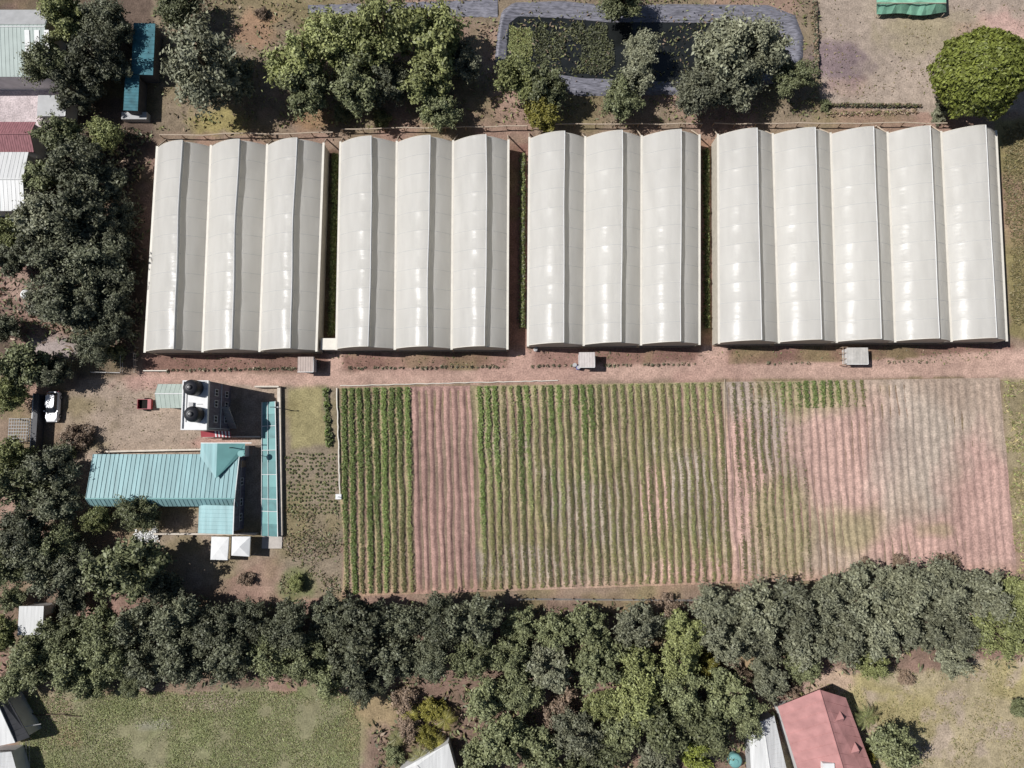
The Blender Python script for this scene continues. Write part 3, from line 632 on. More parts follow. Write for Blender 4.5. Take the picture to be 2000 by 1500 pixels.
for i in range(ROWS):
    u0 = (i+.5)/ROWS; b = int(np.searchsorted(BL, u0, side='right')-1)
    if b == 1 or abs(u0-.5865) < .007 or u0 > .80: continue
    rng = np.random.default_rng(900+i); n = {0: 4200, 2: 3200, 3: 2000}[b]
    v = rng.random(n)*.985+.004; v = v*.14 if u0 > .70 else v; X, Y = fpt(np.full(n, u0), v); rr_ = float(rng.random())
    dens = fbm(X*.16, Y*.16, 120); strength = float(vnoise(np.array([i*1.9]), np.array([3.3]), 7)[0])
    if b == 0: g = 1.12-.85*v+.8*(strength-.5)-.25*(u0/.105); keep = .9
    elif b == 2: g = 1.0*(1-smooth(np.array(u0), .2, .24))*(1.1-v)+.55*(1-smooth(np.array(u0), .22, .48))*(1-smooth(v, .1, .75))+.95*(strength-.52)+(.6-v)*.45-.16+(dens-.5)*.9-.35*(u0-.3); keep = .85
    else: g = np.clip(1-((u0-.70)/.07)**2, 0, 1)*(1-smooth(v, .05, .3))*1.2-.25+(dens-.5)*.6; g = np.where((g > .42) & (rng.random(n) < .6), .36, g); kx = smooth(fbm(X*.14, Y*.10, 130)-.25*(u0-.6), .36, .56); keep = (.26+.4*kx)*(1-.92*smooth(np.array(u0), .66, .82))
    k = (rng.random(n) < np.where(g > .42, .95, keep*np.clip(dens*1.8, .35, 1.2)))
    if u0 > .70: k = rng.random(len(k)) < .32*(1-(u0-.70)/.14)
    if b == 3:
        qb = W(1655, 895); db = np.hypot((X-qb.x)/(150*.074), (Y-qb.y)/(110*.074))+(fbm(X*.35, Y*.2, 402)-.5)*1.2; k &= rng.random(len(k)) < np.clip((db-.55)/.6, .10, 1)
    X, Y, g = X[k], Y[k], g[k]; n = len(X)
    X = X+(fbm(np.full(n, u0*ROWS*.9), Y*.25, 95)-.5)*.5+rng.normal(size=n)*np.where(g > .42, .19, .15)+.10; g = g+(rng.random(n)-.5)*.22; Z = .16+.17*rng.random(n)*np.where(g > .42, 1.2, .8)
    V, Fq = leaves(np.stack([X, Y, Z], 1), rng.normal(size=(n, 3))*.5+np.array([-.2, 0, .9]), np.where(g > .42, .145, .125)*rng.uniform(.6, 1.4, n))
    o = mesh_np('crop_row', V, Fq, [LEAF['khaki'], LEAF['crop'], LEAF['olive']], fm=np.where(g > .42, 1, np.where(g > .12, 2, 0)))
    tag(o, LBL[b], 'crop row', 'crop rows, '+['narrow green block', '', 'olive block', 'pale block'][b])

# ------------------------------------------------------------------ small plants, each its own object, and grass
def clump(n, rad, h, leaf, kinds, seed):
    global rng
    rng = np.random.default_rng(seed); a = rng.random(n)*2*PI; r = rad*np.sqrt(rng.random(n))
    P = np.stack([r*np.cos(a), r*np.sin(a), .03+h*rng.random(n)*(1-.6*r/rad)], 1)
    V, Fq = leaves(P, rng.normal(size=(n, 3))*.5+np.stack([np.cos(a)*.4, np.sin(a)*.4, np.full(n, .7)], 1), leaf*rng.uniform(.6, 1.4, n))
    return hidden(mesh_np('plant', V, Fq, [LEAF[k] for k in kinds], fm=rng.integers(0, len(kinds), n)))
PL1 = [clump(24, .2, .32, .15, ['dark', 'dry', 'dark'], s) for s in (1, 2, 3)]; PL2 = [clump(22, .15, .25, .11, ['dark', 'olive', 'khaki'], s) for s in (4, 5, 6)]
PL3 = [clump(60, .42, .8, .24, ['mid', 'crop'], s) for s in (7, 8)]
def plant(src, px, py, label, group, cat='plant'):
    o = random.choice(src).copy(); col.objects.link(o); p = W(px, py); o.location = p; o.rotation_euler.z = random.uniform(0, 6)
    k = random.uniform(.7, 1.3); o.scale = (k, k, k); o.name = 'small_plant'; tag(o, label, cat, group)
def py_line(x): return 724-(x-300)*.0115
for x0, x1, st in ((312, 578, 7.2), (684, 716, 6.5), (732, 792, 6.8), (806, 985, 7.6), (1040, 1118, 8), (1182, 1238, 7), (1258, 1362, 7.5), (1500, 1530, 8), (1545, 1580, 8), (1735, 1815, 9)):
    x = x0
    while x < x1: plant(PL1, x, py_line(x)+random.uniform(-1.5, 1.5), 'small dark plant in the row between the greenhouses and the dirt road', 'plants along the dirt road'); x += st*random.uniform(.9, 1.6)
for j in range(16):
    for i in range(18):
        if random.random() < .85: plant(PL2, 559+i*5.6+random.uniform(-2, 2)+j*.4, 887+j*7.6+random.uniform(-2, 2), 'small dark plant in the dotted bed beside the teal canopy', 'plants of the dotted garden bed')
for k in range(15): plant(PL3, 637+k*.45+random.uniform(-1, 1), 764+k*7.4, 'leafy plant in the short dark green row left of the field', 'plants of the short green row')
def scatter(name, poly, n, size, kinds, seed, h=.12, patch=.0, mask=None):
    global rng
    rng = np.random.default_rng(seed); wp = np.array(wpoly(poly)); lo, hi = wp.min(0), wp.max(0)
    P = rng.random((n, 2))*(hi-lo)+lo; jx = (fbm(P[:, 0]*.6, P[:, 1]*.6, seed+1)-.5)*3.0; jy = (fbm(P[:, 0]*.6+50, P[:, 1]*.6, seed+2)-.5)*3.0; k = inside(P[:, 0]+jx, P[:, 1]+jy, wpoly(poly))
    if patch: k &= fbm(P[:, 0]*.35, P[:, 1]*.35, seed) > patch*(.7+.6*rng.random(n))
    P = P[k]; n = len(P); Z = .03+h*rng.random(n)
    V, Fq = leaves(np.column_stack([P, Z]), rng.normal(size=(n, 3))*.7+np.array([0, 0, .5]), size*rng.uniform(.5, 1.5, n), 2.2)
    return tag(mesh_np(name, V, Fq, [LEAF[k] for k in kinds], fm=rng.integers(0, len(kinds), n)), kind='stuff')
scatter('lawn_grass', [(50, 1352), (690, 1350), (703, 1420), (700, 1515), (45, 1515)], 60000, .085, ['lawn', 'lawn', 'lawn', 'khaki'], 201, .10, .36)
scatter('stubble', [(1950, 245), (2020, 240), (2020, 640), (1975, 640)], 9000, .15, ['khaki', 'straw', 'straw', 'straw'], 202, .18, .35)
scatter('margin_weeds', [(1956, 742), (2020, 742), (2020, 1120), (1990, 1120)], 2600, .22, ['khaki', 'straw', 'olive'], 203, .2, .4)
scatter('meadow_grass', [(1600, 1335), (2020, 1280), (2020, 1515), (1700, 1515)], 9000, .14, ['straw', 'khaki'], 204, .08, .5)
scatter('garden_weeds', [(552, 985), (665, 985), (672, 1160), (545, 1160)], 3500, .17, ['khaki', 'mid', 'dry'], 205, .15, .45)
scatter('undergrowth', [(-20, 1170), (1000, 1180), (1400, 1185), (2020, 1130), (2020, 1290), (1600, 1330), (1430, 1515), (740, 1515), (690, 1340), (-20, 1340)], 16000, .34, ['mid', 'dry', 'khaki', 'dark'], 206, .7, .42)
scatter('undergrowth', [(-20, 260), (300, 250), (275, 700), (-20, 730)], 6000, .32, ['dark', 'dry', 'mid'], 207, .5, .4)
scatter('undergrowth', [(300, -10), (1600, -10), (1600, 235), (300, 255)], 12000, .24, ['mid', 'olive', 'khaki', 'dry'], 208, .35, .45)
scatter('lot_weeds', [(1605, 0), (2010, 0), (2010, 205), (1605, 200)], 1800, .16, ['straw', 'khaki', 'dry'], 209, .1, .5)
scatter('strip_weeds', [(280, 692), (1980, 672), (1980, 698), (280, 726)], 2600, .14, ['dry', 'khaki', 'mid'], 210, .12, .45)
scatter('yard_litter', [(150, 745), (390, 745), (390, 880), (170, 880)], 900, .12, ['dry', 'khaki'], 211, .05, .5)
leafstrip('hedge', W(1593, 0, .5), W(1596, 150, .5), .5, .9, 90, ['dark', 'dry'], 'thin dark hedge running down the left side of the bare lot', 'hedge', seed=21)
leafstrip('hedge', W(1612, 204, .4), W(1800, 206, .4), .45, .7, 55, ['dark', 'dry', 'khaki'], 'low ragged hedge along the bottom of the bare lot', 'hedge', seed=22)
leafstrip('hedge', W(1612, 222, .4), W(1795, 216, .4), .7, .4, 30, ['dry', 'dry', 'khaki'], 'dry weed hedge just above the rail of the rightmost greenhouse', 'hedge', seed=23)

# ------------------------------------------------------------------ pond
def ring_mesh(outer, inner, n=150):
    def res(poly):
        P = [Vector((x, y)) for x, y in poly]; P.append(P[0]); L = [0]
        for a, b in zip(P[:-1], P[1:]): L.append(L[-1]+(b-a).length)
        out = []
        for i in range(n):
            t = L[-1]*i/n; k = max(j for j in range(len(L)-1) if L[j] <= t); out.append(P[k].lerp(P[k+1], (t-L[k])/(L[k+1]-L[k])))
        return out
    return res(outer), res(inner)
PO = [(966, 120), (972, 60), (980, 22), (1003, 5), (1100, 2), (1200, 12), (1300, 8), (1500, 10), (1553, 30), (1570, 75), (1568, 115), (1545, 160), (1330, 186), (1130, 188), (990, 150)]
PIN = [(988, 118), (990, 80), (994, 46), (1012, 32), (1100, 36), (1190, 44), (1300, 44), (1480, 46), (1518, 56), (1534, 85), (1532, 110), (1516, 140), (1325, 160), (1135, 152), (1005, 132)]
ro, ri = ring_mesh(PO, PIN); VV = []; nn = len(ro); steps = 9
for k in range(steps+1):
    t = k/steps; z = [.03, .25, .42, .45, .36, .28, .22, .17, .12, .06][k]
    for a, b in zip(ro, ri):
        p = a.lerp(b, t); w = W(p.x, p.y, 0); zz = z+.16*(fbm(np.array([w.x*1.6]), np.array([w.y*1.6]), 300)[0]-.5)*(1 if 0 < k < steps else 0); VV.append((w.x, w.y, zz))
FF = [[k*nn+i, k*nn+(i+1) % nn, (k+1)*nn+(i+1) % nn, (k+1)*nn+i] for k in range(steps) for i in range(nn)]
o = mesh_np('pond_liner', VV, FF, M['liner'], smooth=True); tag(o, 'crumpled purple-grey plastic liner around the dark pond', 'pond liner')
wb = MB(); ctr = W(1260, 95, .1)
wb.poly([W(x, y, .11) for x, y in reversed(PIN)]); tag(wb.build('water', M['water']), kind='structure')
scatter('algae', [(992, 60), (1040, 40), (1040, 115), (1000, 122)], 9000, .10, ['lawn', 'khaki', 'olive'], 220, .05).location.z = .1
scatter('algae', [(1035, 45), (1190, 50), (1200, 120), (1150, 148), (1040, 128)], 9000, .16, ['mid', 'dark'], 221, .25, .30).location.z = .1
PS = [(602, 16), (650, 8), (760, 6), (960, -4), (976, 14), (968, 60), (940, 40), (900, 34), (720, 26), (612, 28)]
c = W(790, 18); n = 46
sh_v = []; sh_f = []
for j in range(7):
    for i in range(n+1):
        x = 602+i*(972-602)/n; w = W(x, lerp(10-(x-602)*.03, 27+(x-602)*.02, j/6)+random.uniform(-1, 1)); sh_v.append((w.x, w.y, .06+random.uniform(0, .16)*(0 < j < 6)+(.0 if 0 < j < 6 else -.05)))
for j in range(6):
    for i in range(n): k = j*(n+1)+i; sh_f.append([k, k+n+1, k+n+2, k+1])
tag(mesh_np('plastic_sheet', sh_v, sh_f, M['liner'], smooth=True), 'long tongue of purple-grey plastic sheet left of the pond', 'plastic sheet')

# ------------------------------------------------------------------ buildings
def root_at(name, p, label, cat=None, group=None): return empty(name, (p[0], p[1], 0), label, cat, group)
def ribs(mb, a, b, c, d, n, h=.03, w=.03):
    """raised seams on the roof plane a-b (low edge) to d-c (high edge)"""
    a, b, c, d = map(Vector, (a, b, c, d))
    for i in range(n+1):
        t = i/n; p, q2 = a.lerp(b, t), d.lerp(c, t); u = (b-a).normalized()*w; up = Vector((0, 0, h))
        mb.hexa([p-u, p+u, q2+u, q2-u], [p-u*.5+up, p+u*.5+up, q2+u*.5+up, q2-u*.5+up])
def window(r, face, x, y, z, w, h):
    """window on a wall facing 'e', 'w', 's' or 'n'"""
    f = MB(); g = MB(); t = .06
    if face in 'ew':
        s = 1 if face == 'e' else -1
        for (a, b, c, d) in ((-w/2-.07, w/2+.07, -.07, 0), (-w/2-.07, w/2+.07, h, h+.07), (-w/2-.07, -w/2, 0, h), (w/2, w/2+.07, 0, h), (-.03, .03, 0, h)):
            f.box(*sorted((x, x+s*t)), y+a, y+b, z+c, z+d)
        g.box(*sorted((x, x+s*.02)), y-w/2, y+w/2, z, z+h)
    else:
        s = 1 if face == 'n' else -1
        for (a, b, c, d) in ((-w/2-.07, w/2+.07, -.07, 0), (-w/2-.07, w/2+.07, h, h+.07), (-w/2-.07, -w/2, 0, h), (w/2, w/2+.07, 0, h), (-.03, .03, 0, h)):
            f.box(x+a, x+b, *sorted((y, y+s*t)), z+c, z+d)
        g.box(x-w/2, x+w/2, *sorted((y, y+s*.02)), z, z+h)
    fo = f.build('window', M['white'], r); g.build('pane', M['glass'], fo)
def door(r, face, x, y, w=.95, h=2.05, m=None):
    d = MB(); k = MB()
    if face in 'ew':
        s = 1 if face == 'e' else -1
        d.box(*sorted((x, x+s*.05)), y-w/2, y+w/2, 0, h); k.box(*sorted((x+s*.05, x+s*.11)), y+w/2-.16, y+w/2-.08, 1.0, 1.05)
    else:
        s = 1 if face == 'n' else -1
        d.box(x-w/2, x+w/2, *sorted((y, y+s*.05)), 0, h); k.box(x+w/2-.16, x+w/2-.08, *sorted((y+s*.05, y+s*.11)), 1.0, 1.05)
    do = d.build('door', m or M['timber'], r); k.build('handle', M['grey'], do)

# teal house
zE, zR, zW = 2.8, 4.0, 4.2
x0 = W(178, 938, 3).x; x1 = W(458, 950, zW).x; yN = W(300, 887, zE).y; yS = W(300, 989, zE).y; yM = W(300, 974, zR).y; yV = W(420, 934, 3.6).y; yB = W(420, 1042, 3.4).y
xw = W(388, 1015, zE).x; cx0 = W(392, 878, zE).x; cxR = W(424, 878, zR).x; cx1 = W(478, 878, zE).x; yT = W(430, 866, zE).y
r = root_at('house', ((x0+x1)/2, yM), 'long house with teal sheet roof and a short lower right wing', 'house')
w = MB()
w.box(x0+.35, x1-.16, yS+.35, yN-.35, -.1, zE-.05)
w.box(xw+.3, x1-.161, yB+.3, yS+.35, -.1, zE-.05); w.box(cx0+.3, cx1-.4, yN-.36, yT-.3, -.1, zE-.05)
w.poly([(x1-.165, yB+.3, zE-.06), (x1-.165, yN-.35, zE-.06), (x1-.165, yN-.35, zE+.15), (x1-.165, yM, zR-.1), (x1-.165, yS, zW-.15), (x1-.165, yB+.3, zW-.15)])
w.poly([(x0+.36, yN-.35, zE-.06), (x0+.36, yS+.35, zE-.06), (x0+.36, yM, zR-.12)])
w.poly([(xw+.3, yB+.31, zE-.06), (x1-.17, yB+.31, zE-.06), (x1-.17, yB+.31, zW-.15)])
w.poly([(cx1-.4, yT-.31, zE-.06), (cx0+.3, yT-.31, zE-.06), (cxR, yT-.31, zR-.15)])
w.build('wall', M['whitewall'], r)
t = .07; rf = MB(); rb = MB()
a, b, c, d = (x0, yN, zE), (x1, yN, zE), (x1, yM, zR), (x0, yM, zR); rf.slab([d, c, b, a], t); ribs(rb, a, b, c, d, 34, .07, .05)
a, b, c, d = (x0, yS, zE), (x1, yS, zE), (x1, yM-.01, zR), (x0, yM-.01, zR); rf.slab([a, b, c, d], t); ribs(rb, a, b, c, d, 34, .07, .05)
ro = rf.build('roof', M['teal'], r); rb.build('seam', M['teal'], ro)
MB().bar((x0, yM, zR+.02), (x1, yM, zR+.02), .09, 6).build('ridge_cap', M['tealside'], ro)
rf = MB(); rb = MB(); a, b, c, d = (xw, yS+.2, zE+.06), (xw, yB, zE+.06), (x1+.02, yB, zW), (x1+.02, yS+.2, zW); rf.slab([a, b, c, d], t); ribs(rb, a, b, c, d, 7)
ro = rf.build('wing_roof', M['teal'], r); rb.build('seam', M['teal'], ro)
rf = MB(); rf.slab([(cx0, yT, zE), (cx0, yN-.3, zE+.1), (cxR, yV, zR), (cxR, yT, zR)], t); MBs = MB(); rf.build('gable_roof', M['teal'], r)
rf = MB(); rf.slab([(cxR, yT, zR), (cxR, yV, zR), (x1, yN-.25, zE+.14), (cx1, yN-.25, zE), (cx1, yT, zE)], t); rf.build('gable_roof', M['tealside'], r)  # shade of this right slope put into its deeper teal
f = MB(); f.box(x1-.03, x1+.09, yB-.05, yS+.2, zW-.12, zW+.05); f.bar((x1+.02, yS+.2, zW-.05), (x1+.02, yM, zR), .07); f.bar((x1+.02, yM, zR), (x1+.02, yN-.3, zE+.1), .07)
f.box(cx0-.05, cx1+.9, yT, yT+.12, zE-.14, zE-.02); f.build('fascia', M['white'], r)
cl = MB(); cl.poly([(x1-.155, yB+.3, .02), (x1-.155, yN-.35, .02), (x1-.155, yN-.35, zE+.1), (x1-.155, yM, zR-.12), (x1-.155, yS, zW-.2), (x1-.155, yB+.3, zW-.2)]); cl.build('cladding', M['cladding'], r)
pi = MB(); pi.bar((x1-.08, yN-.8, 1.9), (x1-.08, yB+.6, 1.9), .035); pi.build('pipe', M['grey'], r)
for yy in (yB+2, yS+.5, yM+2.2): window(r, 'e', x1-.15, yy, .9, .9, .8)
door(r, 'e', x1-.15, yN-1.4, m=M['timber'])
for xx in np.linspace(x0+2.5, cx0-2, 5): window(r, 'n', float(xx), yN-.35, 1.0, 1.3, 1.1)
for xx in np.linspace(x0+3, xw-2, 4): window(r, 's', float(xx), yS+.35, 1.0, 1.3, 1.1)
MB().bar((W(451, 872, 4).x, yT-.6, zE), (W(451, 872, 4).x, yT-.6, zR+.5), .07, 8).build('flue', M['darkgrey'], r)
dish = MB(); p = Vector((W(470, 886, 4.3).x, W(470, 886, 4.3).y, zR+.1)); dish.lathe(p, [(.05, 0), (.25, .06), (.42, .2), (.44, .22)], 16); dish.bar((p.x, p.y, zE), p, .04); dish.build('dish', M['tealside'], r)
# white tank building
zb = 7.4
bx0, bx1 = W(357, 790, zb).x, W(406, 790, zb).x; by1, by0 = W(380, 744, zb).y, W(380, 839, zb).y
r = root_at('tank_house', ((bx0+bx1)/2, (by0+by1)/2), 'tall white flat-roofed block carrying two black water tanks', 'building')
MB().box(bx0, bx1, by0, by1, -.1, zb-.3).build('wall', M['whitewall'], r)
rf = MB(); rf.box(bx0-.06, bx1+.06, by0-.06, by1+.06, zb-.3, zb); ro = rf.build('roof', M['white'], r)
pp = MB()
for (a, b, c, d) in ((bx0-.06, bx1+.06, by0-.06, by0+.10), (bx0-.06, bx1+.06, by1-.10, by1+.06), (bx0-.06, bx0+.10, by0+.10, by1-.10), (bx1-.10, bx1+.06, by0+.10, by1-.10)): pp.box(a, b, c, d, zb, zb+.22)
pp.build('parapet', M['white'], ro)
MB().box(bx0+.9, bx0+1.5, (by0+by1)/2-.2, (by0+by1)/2+.35, zb, zb+.3).build('hatch', M['grey'], ro)
pi = MB(); pi.bar((bx0+.5, by0+1, zb+.08), (bx0+.5, by1-.8, zb+.08), .04); pi.bar((bx0+1.9, by0+3.4, zb+.08), (bx0+2.6, by0+3.4, zb+.08), .04); pi.build('pipe', M['grey'], ro)
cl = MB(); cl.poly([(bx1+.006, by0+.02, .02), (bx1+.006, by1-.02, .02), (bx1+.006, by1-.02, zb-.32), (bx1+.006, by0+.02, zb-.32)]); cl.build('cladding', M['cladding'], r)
pi = MB(); pi.bar((bx1+.08, by0+.2, .1), (bx1+.08, by0+.2, zb-.4), .05); pi.bar((bx1+.06, by0+.1, 3.3), (bx1+.06, by1-.1, 3.3), .05); pi.build('pipe', M['white'], r)
for zz in (1.0, 4.4):
    for yy in (by0+1.5, by0+3.6, by1-1.4): window(r, 'e', bx1+.01, yy, zz, .8, .9)
st = MB()
for k in range(10): st.box(bx1+.05+.25*0, bx1+1.0, by0+.3+k*.3, by0+.6+k*.3, k*.3, k*.3+.3)
st.build('stair', M['concrete'], r)
aw = MB(); ax0, ax1 = W(392, 845, 2.6).x, W(450, 845, 2.6).x
aw.slab([(ax0, by0-.1, 2.7), (ax0, by0-.95, 2.4), (ax1, by0-.95, 2.4), (ax1, by0-.1, 2.7)], .05); ao = aw.build('awning', M['red'], r)
s2 = MB()
for k in range(5):
    xx = lerp(ax0+2.1, ax1-.2, k/4); s2.slab([(xx-.1, by0-.1, 2.72), (xx-.1, by0-.95, 2.42), (xx+.1, by0-.95, 2.42), (xx+.1, by0-.1, 2.72)], .012)
s2.build('stripe', M['white'], ao)
for (x, y, lab) in ((375, 757, 'upper of two black water tanks on the white block'), (377, 809, 'lower of two black water tanks on the white block')):
    p = W(x, y, zb+1.2); t_ = root_at('water_tank', (p.x, p.y), lab, 'water tank', 'water tanks on the white block'); t_.location.z = zb
    prof = [(1.0, 0)]
    for k in range(5): prof += [(1.05, .08+k*.3), (1.05, .24+k*.3), (1.0, .30+k*.3)]
    prof += [(1.02, 1.6), (.8, 1.85), (.34, 1.98)]
    MB().lathe((p.x, p.y, zb), prof, 28).build('barrel', M['black'], t_, True); MB().lathe((p.x, p.y, zb+1.98), [(.34, 0), (.34, .1), (.2, .14)], 20).build('lid', M['black'], t_, True)
    MB().bar((p.x+.95, p.y, zb+.2), (p.x+1.5, p.y-.1, zb+.1), .04).build('pipe', M['grey'], t_)
# annex
zz0, zz1 = 2.7, 3.4; ax0, ax1 = W(306, 772, 2.9).x, bx0-.05; ay1, ay0, aym = W(330, 750, zz0).y, W(330, 797, zz0).y, W(330, 769, zz1).y
r = root_at('annex', ((ax0+ax1)/2, aym), 'low shed with pale grey-green gable roof left of the white block', 'shed')
w = MB(); w.box(ax0+.2, ax1-.05, ay0+.25, ay1-.25, -.1, zz0); w.poly([(ax0+.2, ay1-.25, zz0), (ax0+.2, ay0+.25, zz0), (ax0+.2, aym, zz1-.08)]); w.build('wall', M['cream'], r)
rf = MB(); rf.slab([(ax0, ay0, zz0), (ax1, ay0, zz0), (ax1, aym, zz1), (ax0, aym, zz1)], .06); rf.slab([(ax0, aym+.01, zz1), (ax1, aym+.01, zz1), (ax1, ay1, zz0), (ax0, ay1, zz0)], .06)
ro = rf.build('roof', M['greygreen'], r); MB().bar((ax0, aym, zz1+.02), (ax1, aym, zz1+.02), .07).build('ridge_cap', M['white'], ro)
rb = MB(); ribs(rb, (ax0, ay0, zz0), (ax1, ay0, zz0), (ax1, aym, zz1), (ax0, aym, zz1), 9, .03, .025); ribs(rb, (ax0, ay1, zz0), (ax1, ay1, zz0), (ax1, aym, zz1), (ax0, aym, zz1), 9, .03, .025); rb.build('seam', M['greygreen'], ro)
door(r, 's', (ax0+ax1)/2, ay0+.25)
# teal canopy
zc = .9; c00, c10, c01, c11 = W(512, 786, zc), W(538, 784, zc), W(511, 1046, zc), W(543, 1048, zc)
r = root_at('canopy', ((c00.x+c11.x)/2, (c00.y+c11.y)/2), 'long narrow low teal sheet canopy right of the teal house', 'canopy')
n = 11; sh = MB(); fr_ = MB()
for i in range(n):
    t0, t1 = i/n, (i+1)/n+.001
    L0, L1, R0, R1 = c00.lerp(c01, t0), c00.lerp(c01, t1), c10.lerp(c11, t0), c10.lerp(c11, t1); up = Vector((0, 0, random.uniform(-.03, .03)+.03))
    sh = MB(); sh.slab([L0+up, L1+up, R1+up*1.5, R0+up*1.5], .03); sh.build('roof_panel', M['tealcanopy'] if i % 3 else M['tealside'], r)
for i in (2, 4, 6, 8, 9): t0 = i/n; fr_.bar(c00.lerp(c01, t0)+Vector((0, 0, .1)), c10.lerp(c11, t0)+Vector((0, 0, .1)), .05)
ml = c00.lerp(c10, .42)+Vector((0, 0, .1)); m2 = c01.lerp(c11, .42)+Vector((0, 0, .1)); fr_.bar(ml, m2, .045); fr_.bar(c10+Vector((0, 0, .08)), c11+Vector((0, 0, .08)), .08); fr_.bar(c00+Vector((0, 0, .08)), c01+Vector((0, 0, .08)), .05); fr_.build('frame', M['white'], r)
for i in range(7):
    for a, b in ((c00, c01), (c10, c11)):
        p = a.lerp(b, i/6); MB().bar((p.x, p.y, -.1), (p.x, p.y, zc-.02), .05).build('post', M['grey'], r)
# slab and wall by the canopy
s0, s1 = W(512, 1071), W(552, 1047); tag(MB().box(s0.x, s1.x, s0.y, s1.y, -.1, .18).build('concrete_slab', M['concrete'], bevel=.02), 'pale concrete slab at the foot of the teal canopy', 'slab')
a, b = W(547, 757, .6), W(551, 1046, .6); wl = MB(); wl.hexa([(a.x-.42, a.y, -.1), (b.x-.42, b.y, -.1), (b.x+.02, b.y, -.1), (a.x+.02, a.y, -.1)][::-1], [(a.x-.42, a.y, .6), (b.x-.42, b.y, .6), (b.x+.02, b.y, .6), (a.x+.02, a.y, .6)][::-1])
tag(wl.build('garden_wall', M['cream']), 'cream wall along the right side of the teal canopy', 'wall')
a, b = W(497, 755, 1.0), W(544, 757, 1.0); tag(MB().box(a.x, b.x, a.y-.1, a.y+.12, -.1, 1.0).build('garden_wall', M['cream']), 'short cream wall at the head of the teal canopy', 'wall')
a, b = W(300, 1043, 1.0), W(500, 1043, 1.0); tag(MB().box(a.x, b.x, a.y-.12, a.y+.1, -.1, 1.0).build('garden_wall', M['cream']), 'low cream wall under the lower wing of the teal house', 'wall')
a, b = W(206, 882, 1.1), W(392, 878, 1.1); wl = MB(); wl.hexa([(a.x, a.y-.12, -.1), (b.x, b.y-.12, -.1), (b.x, b.y+.12, -.1), (a.x, a.y+.12, -.1)], [(a.x, a.y-.12, 1.1), (b.x, b.y-.12, 1.1), (b.x, b.y+.12, 1.1), (a.x, a.y+.12, 1.1)])
tag(wl.build('garden_wall', M['cream']), 'low cream wall along the upper eave of the teal house', 'wall')
a, b = W(396, 853, 1.0), W(508, 851, 1.0); tag(MB().box(a.x, b.x, a.y-.1, a.y+.1, -.1, 1.0).build('garden_wall', M['cream']), 'cream wall between the white block and the teal house', 'wall')
# pole
p = W(546, 797); r = root_at('lamp_post', p, 'thin dark post with a short arm beside the cream wall', 'post')
MB().bar((p.x, p.y, -.1), (p.x, p.y, 2.6), .06, 8).build('pole', M['darkgrey'], r); MB().bar((p.x-.5, p.y, 2.55), (p.x+.5, p.y, 2.6), .05).build('arm', M['darkgrey'], r); MB().box(p.x+.4, p.x+.7, p.y-.08, p.y+.08, 2.5, 2.6).build('lamp_head', M['grey'], r)
# two white tents
def tent(pc, label, peak):
    zt = 2.4; P = [W(x, y, zt) for x, y in pc]; c = sum(P, Vector())/4; r = root_at('tent', c, label, 'tent')
    k = MB(); top = c+Vector((0, 0, peak))
    N = 6; idx = []
    for i in range(4):
        a, b = P[i], P[(i+1) % 4]; k.poly([a, b, top]); k.poly([a, a-Vector((0, 0, .28)), b-Vector((0, 0, .28)), b])
    k.build('cover', M['white'], r)
    for q2 in P: MB().bar((q2.x, q2.y, 0), (q2.x, q2.y, zt-.05), .035).build('leg', M['grey'], r)
tent([(411, 1093), (444, 1094), (447, 1049), (413, 1048)], 'oblong white tent below the teal house, left of the square one', .15)
tent([(452, 1085), (487, 1087), (489, 1048), (453, 1048)], 'square white tent with peaked top below the teal house', .5)
# white flowers heap
o = leafstrip('flower_bush', W(262, 1052, .5), W(306, 1042, .5), 1.3, .7, 160, ['dry'], 'white flowering bush at the lower left end of the cream wall', 'bush', seed=31); o.data.materials[0] = M['white']

# roofs in the upper left corner
def gable(label, px0, px1, pyT, pyB, ze, zr, m, wallm, ridge_y=None, ribn=12, rz=0, name='building', cat='building', capm=None):
    xa, xb = W(px0, (pyT+pyB)/2, ze).x, W(px1, (pyT+pyB)/2, ze).x; ya, yb = W((px0+px1)/2, pyB, ze).y, W((px0+px1)/2, pyT, ze).y; ym = (ya+yb)/2 if ridge_y is None else W((px0+px1)/2, ridge_y, zr).y
    r = root_at(name, ((xa+xb)/2, ym), label, cat)
    w = MB(); w.box(xa+.25, xb-.25, ya+.25, yb-.25, -.1, ze-.05)
    for xx in (xa+.26, xb-.26): w.poly([(xx, ya+.25, ze-.05), (xx, yb-.25, ze-.05), (xx, ym, zr-.1)])
    w.build('wall', wallm, r); rf = MB(); rf.slab([(xa, ya, ze), (xb, ya, ze), (xb, ym, zr), (xa, ym, zr)], .07); rf.slab([(xa, ym+.01, zr), (xb, ym+.01, zr), (xb, yb, ze), (xa, yb, ze)], .07)
    ro = rf.build('roof', m, r); rb = MB(); ribs(rb, (xa, ya, ze), (xb, ya, ze), (xb, ym, zr), (xa, ym, zr), ribn); ribs(rb, (xa, yb, ze), (xb, yb, ze), (xb, ym, zr), (xa, ym, zr), ribn); rb.build('seam', m, ro)
    MB().bar((xa, ym, zr+.02), (xb, ym, zr+.02), .09).build('ridge_cap', capm or m, ro)
    return r, xa, xb, ya, yb, ym
r, xa, xb, ya, yb, ym = gable('large building with mint and grey gable roof in the upper left corner', -110, 95, 19, 150, 4.2, 5.2, M['mint'], M['whitewall'], 52, 26, capm=M['white'])
sky = MB()
for k in range(3): xx = lerp(W(52, 95, 5).x, W(90, 95, 5).x, k/2); sky.slab([(xx-.35, ya+.4, 4.31), (xx+.35, ya+.4, 4.31), (xx+.35, ym-.5, 5.22), (xx-.35, ym-.5, 5.22)], .03)
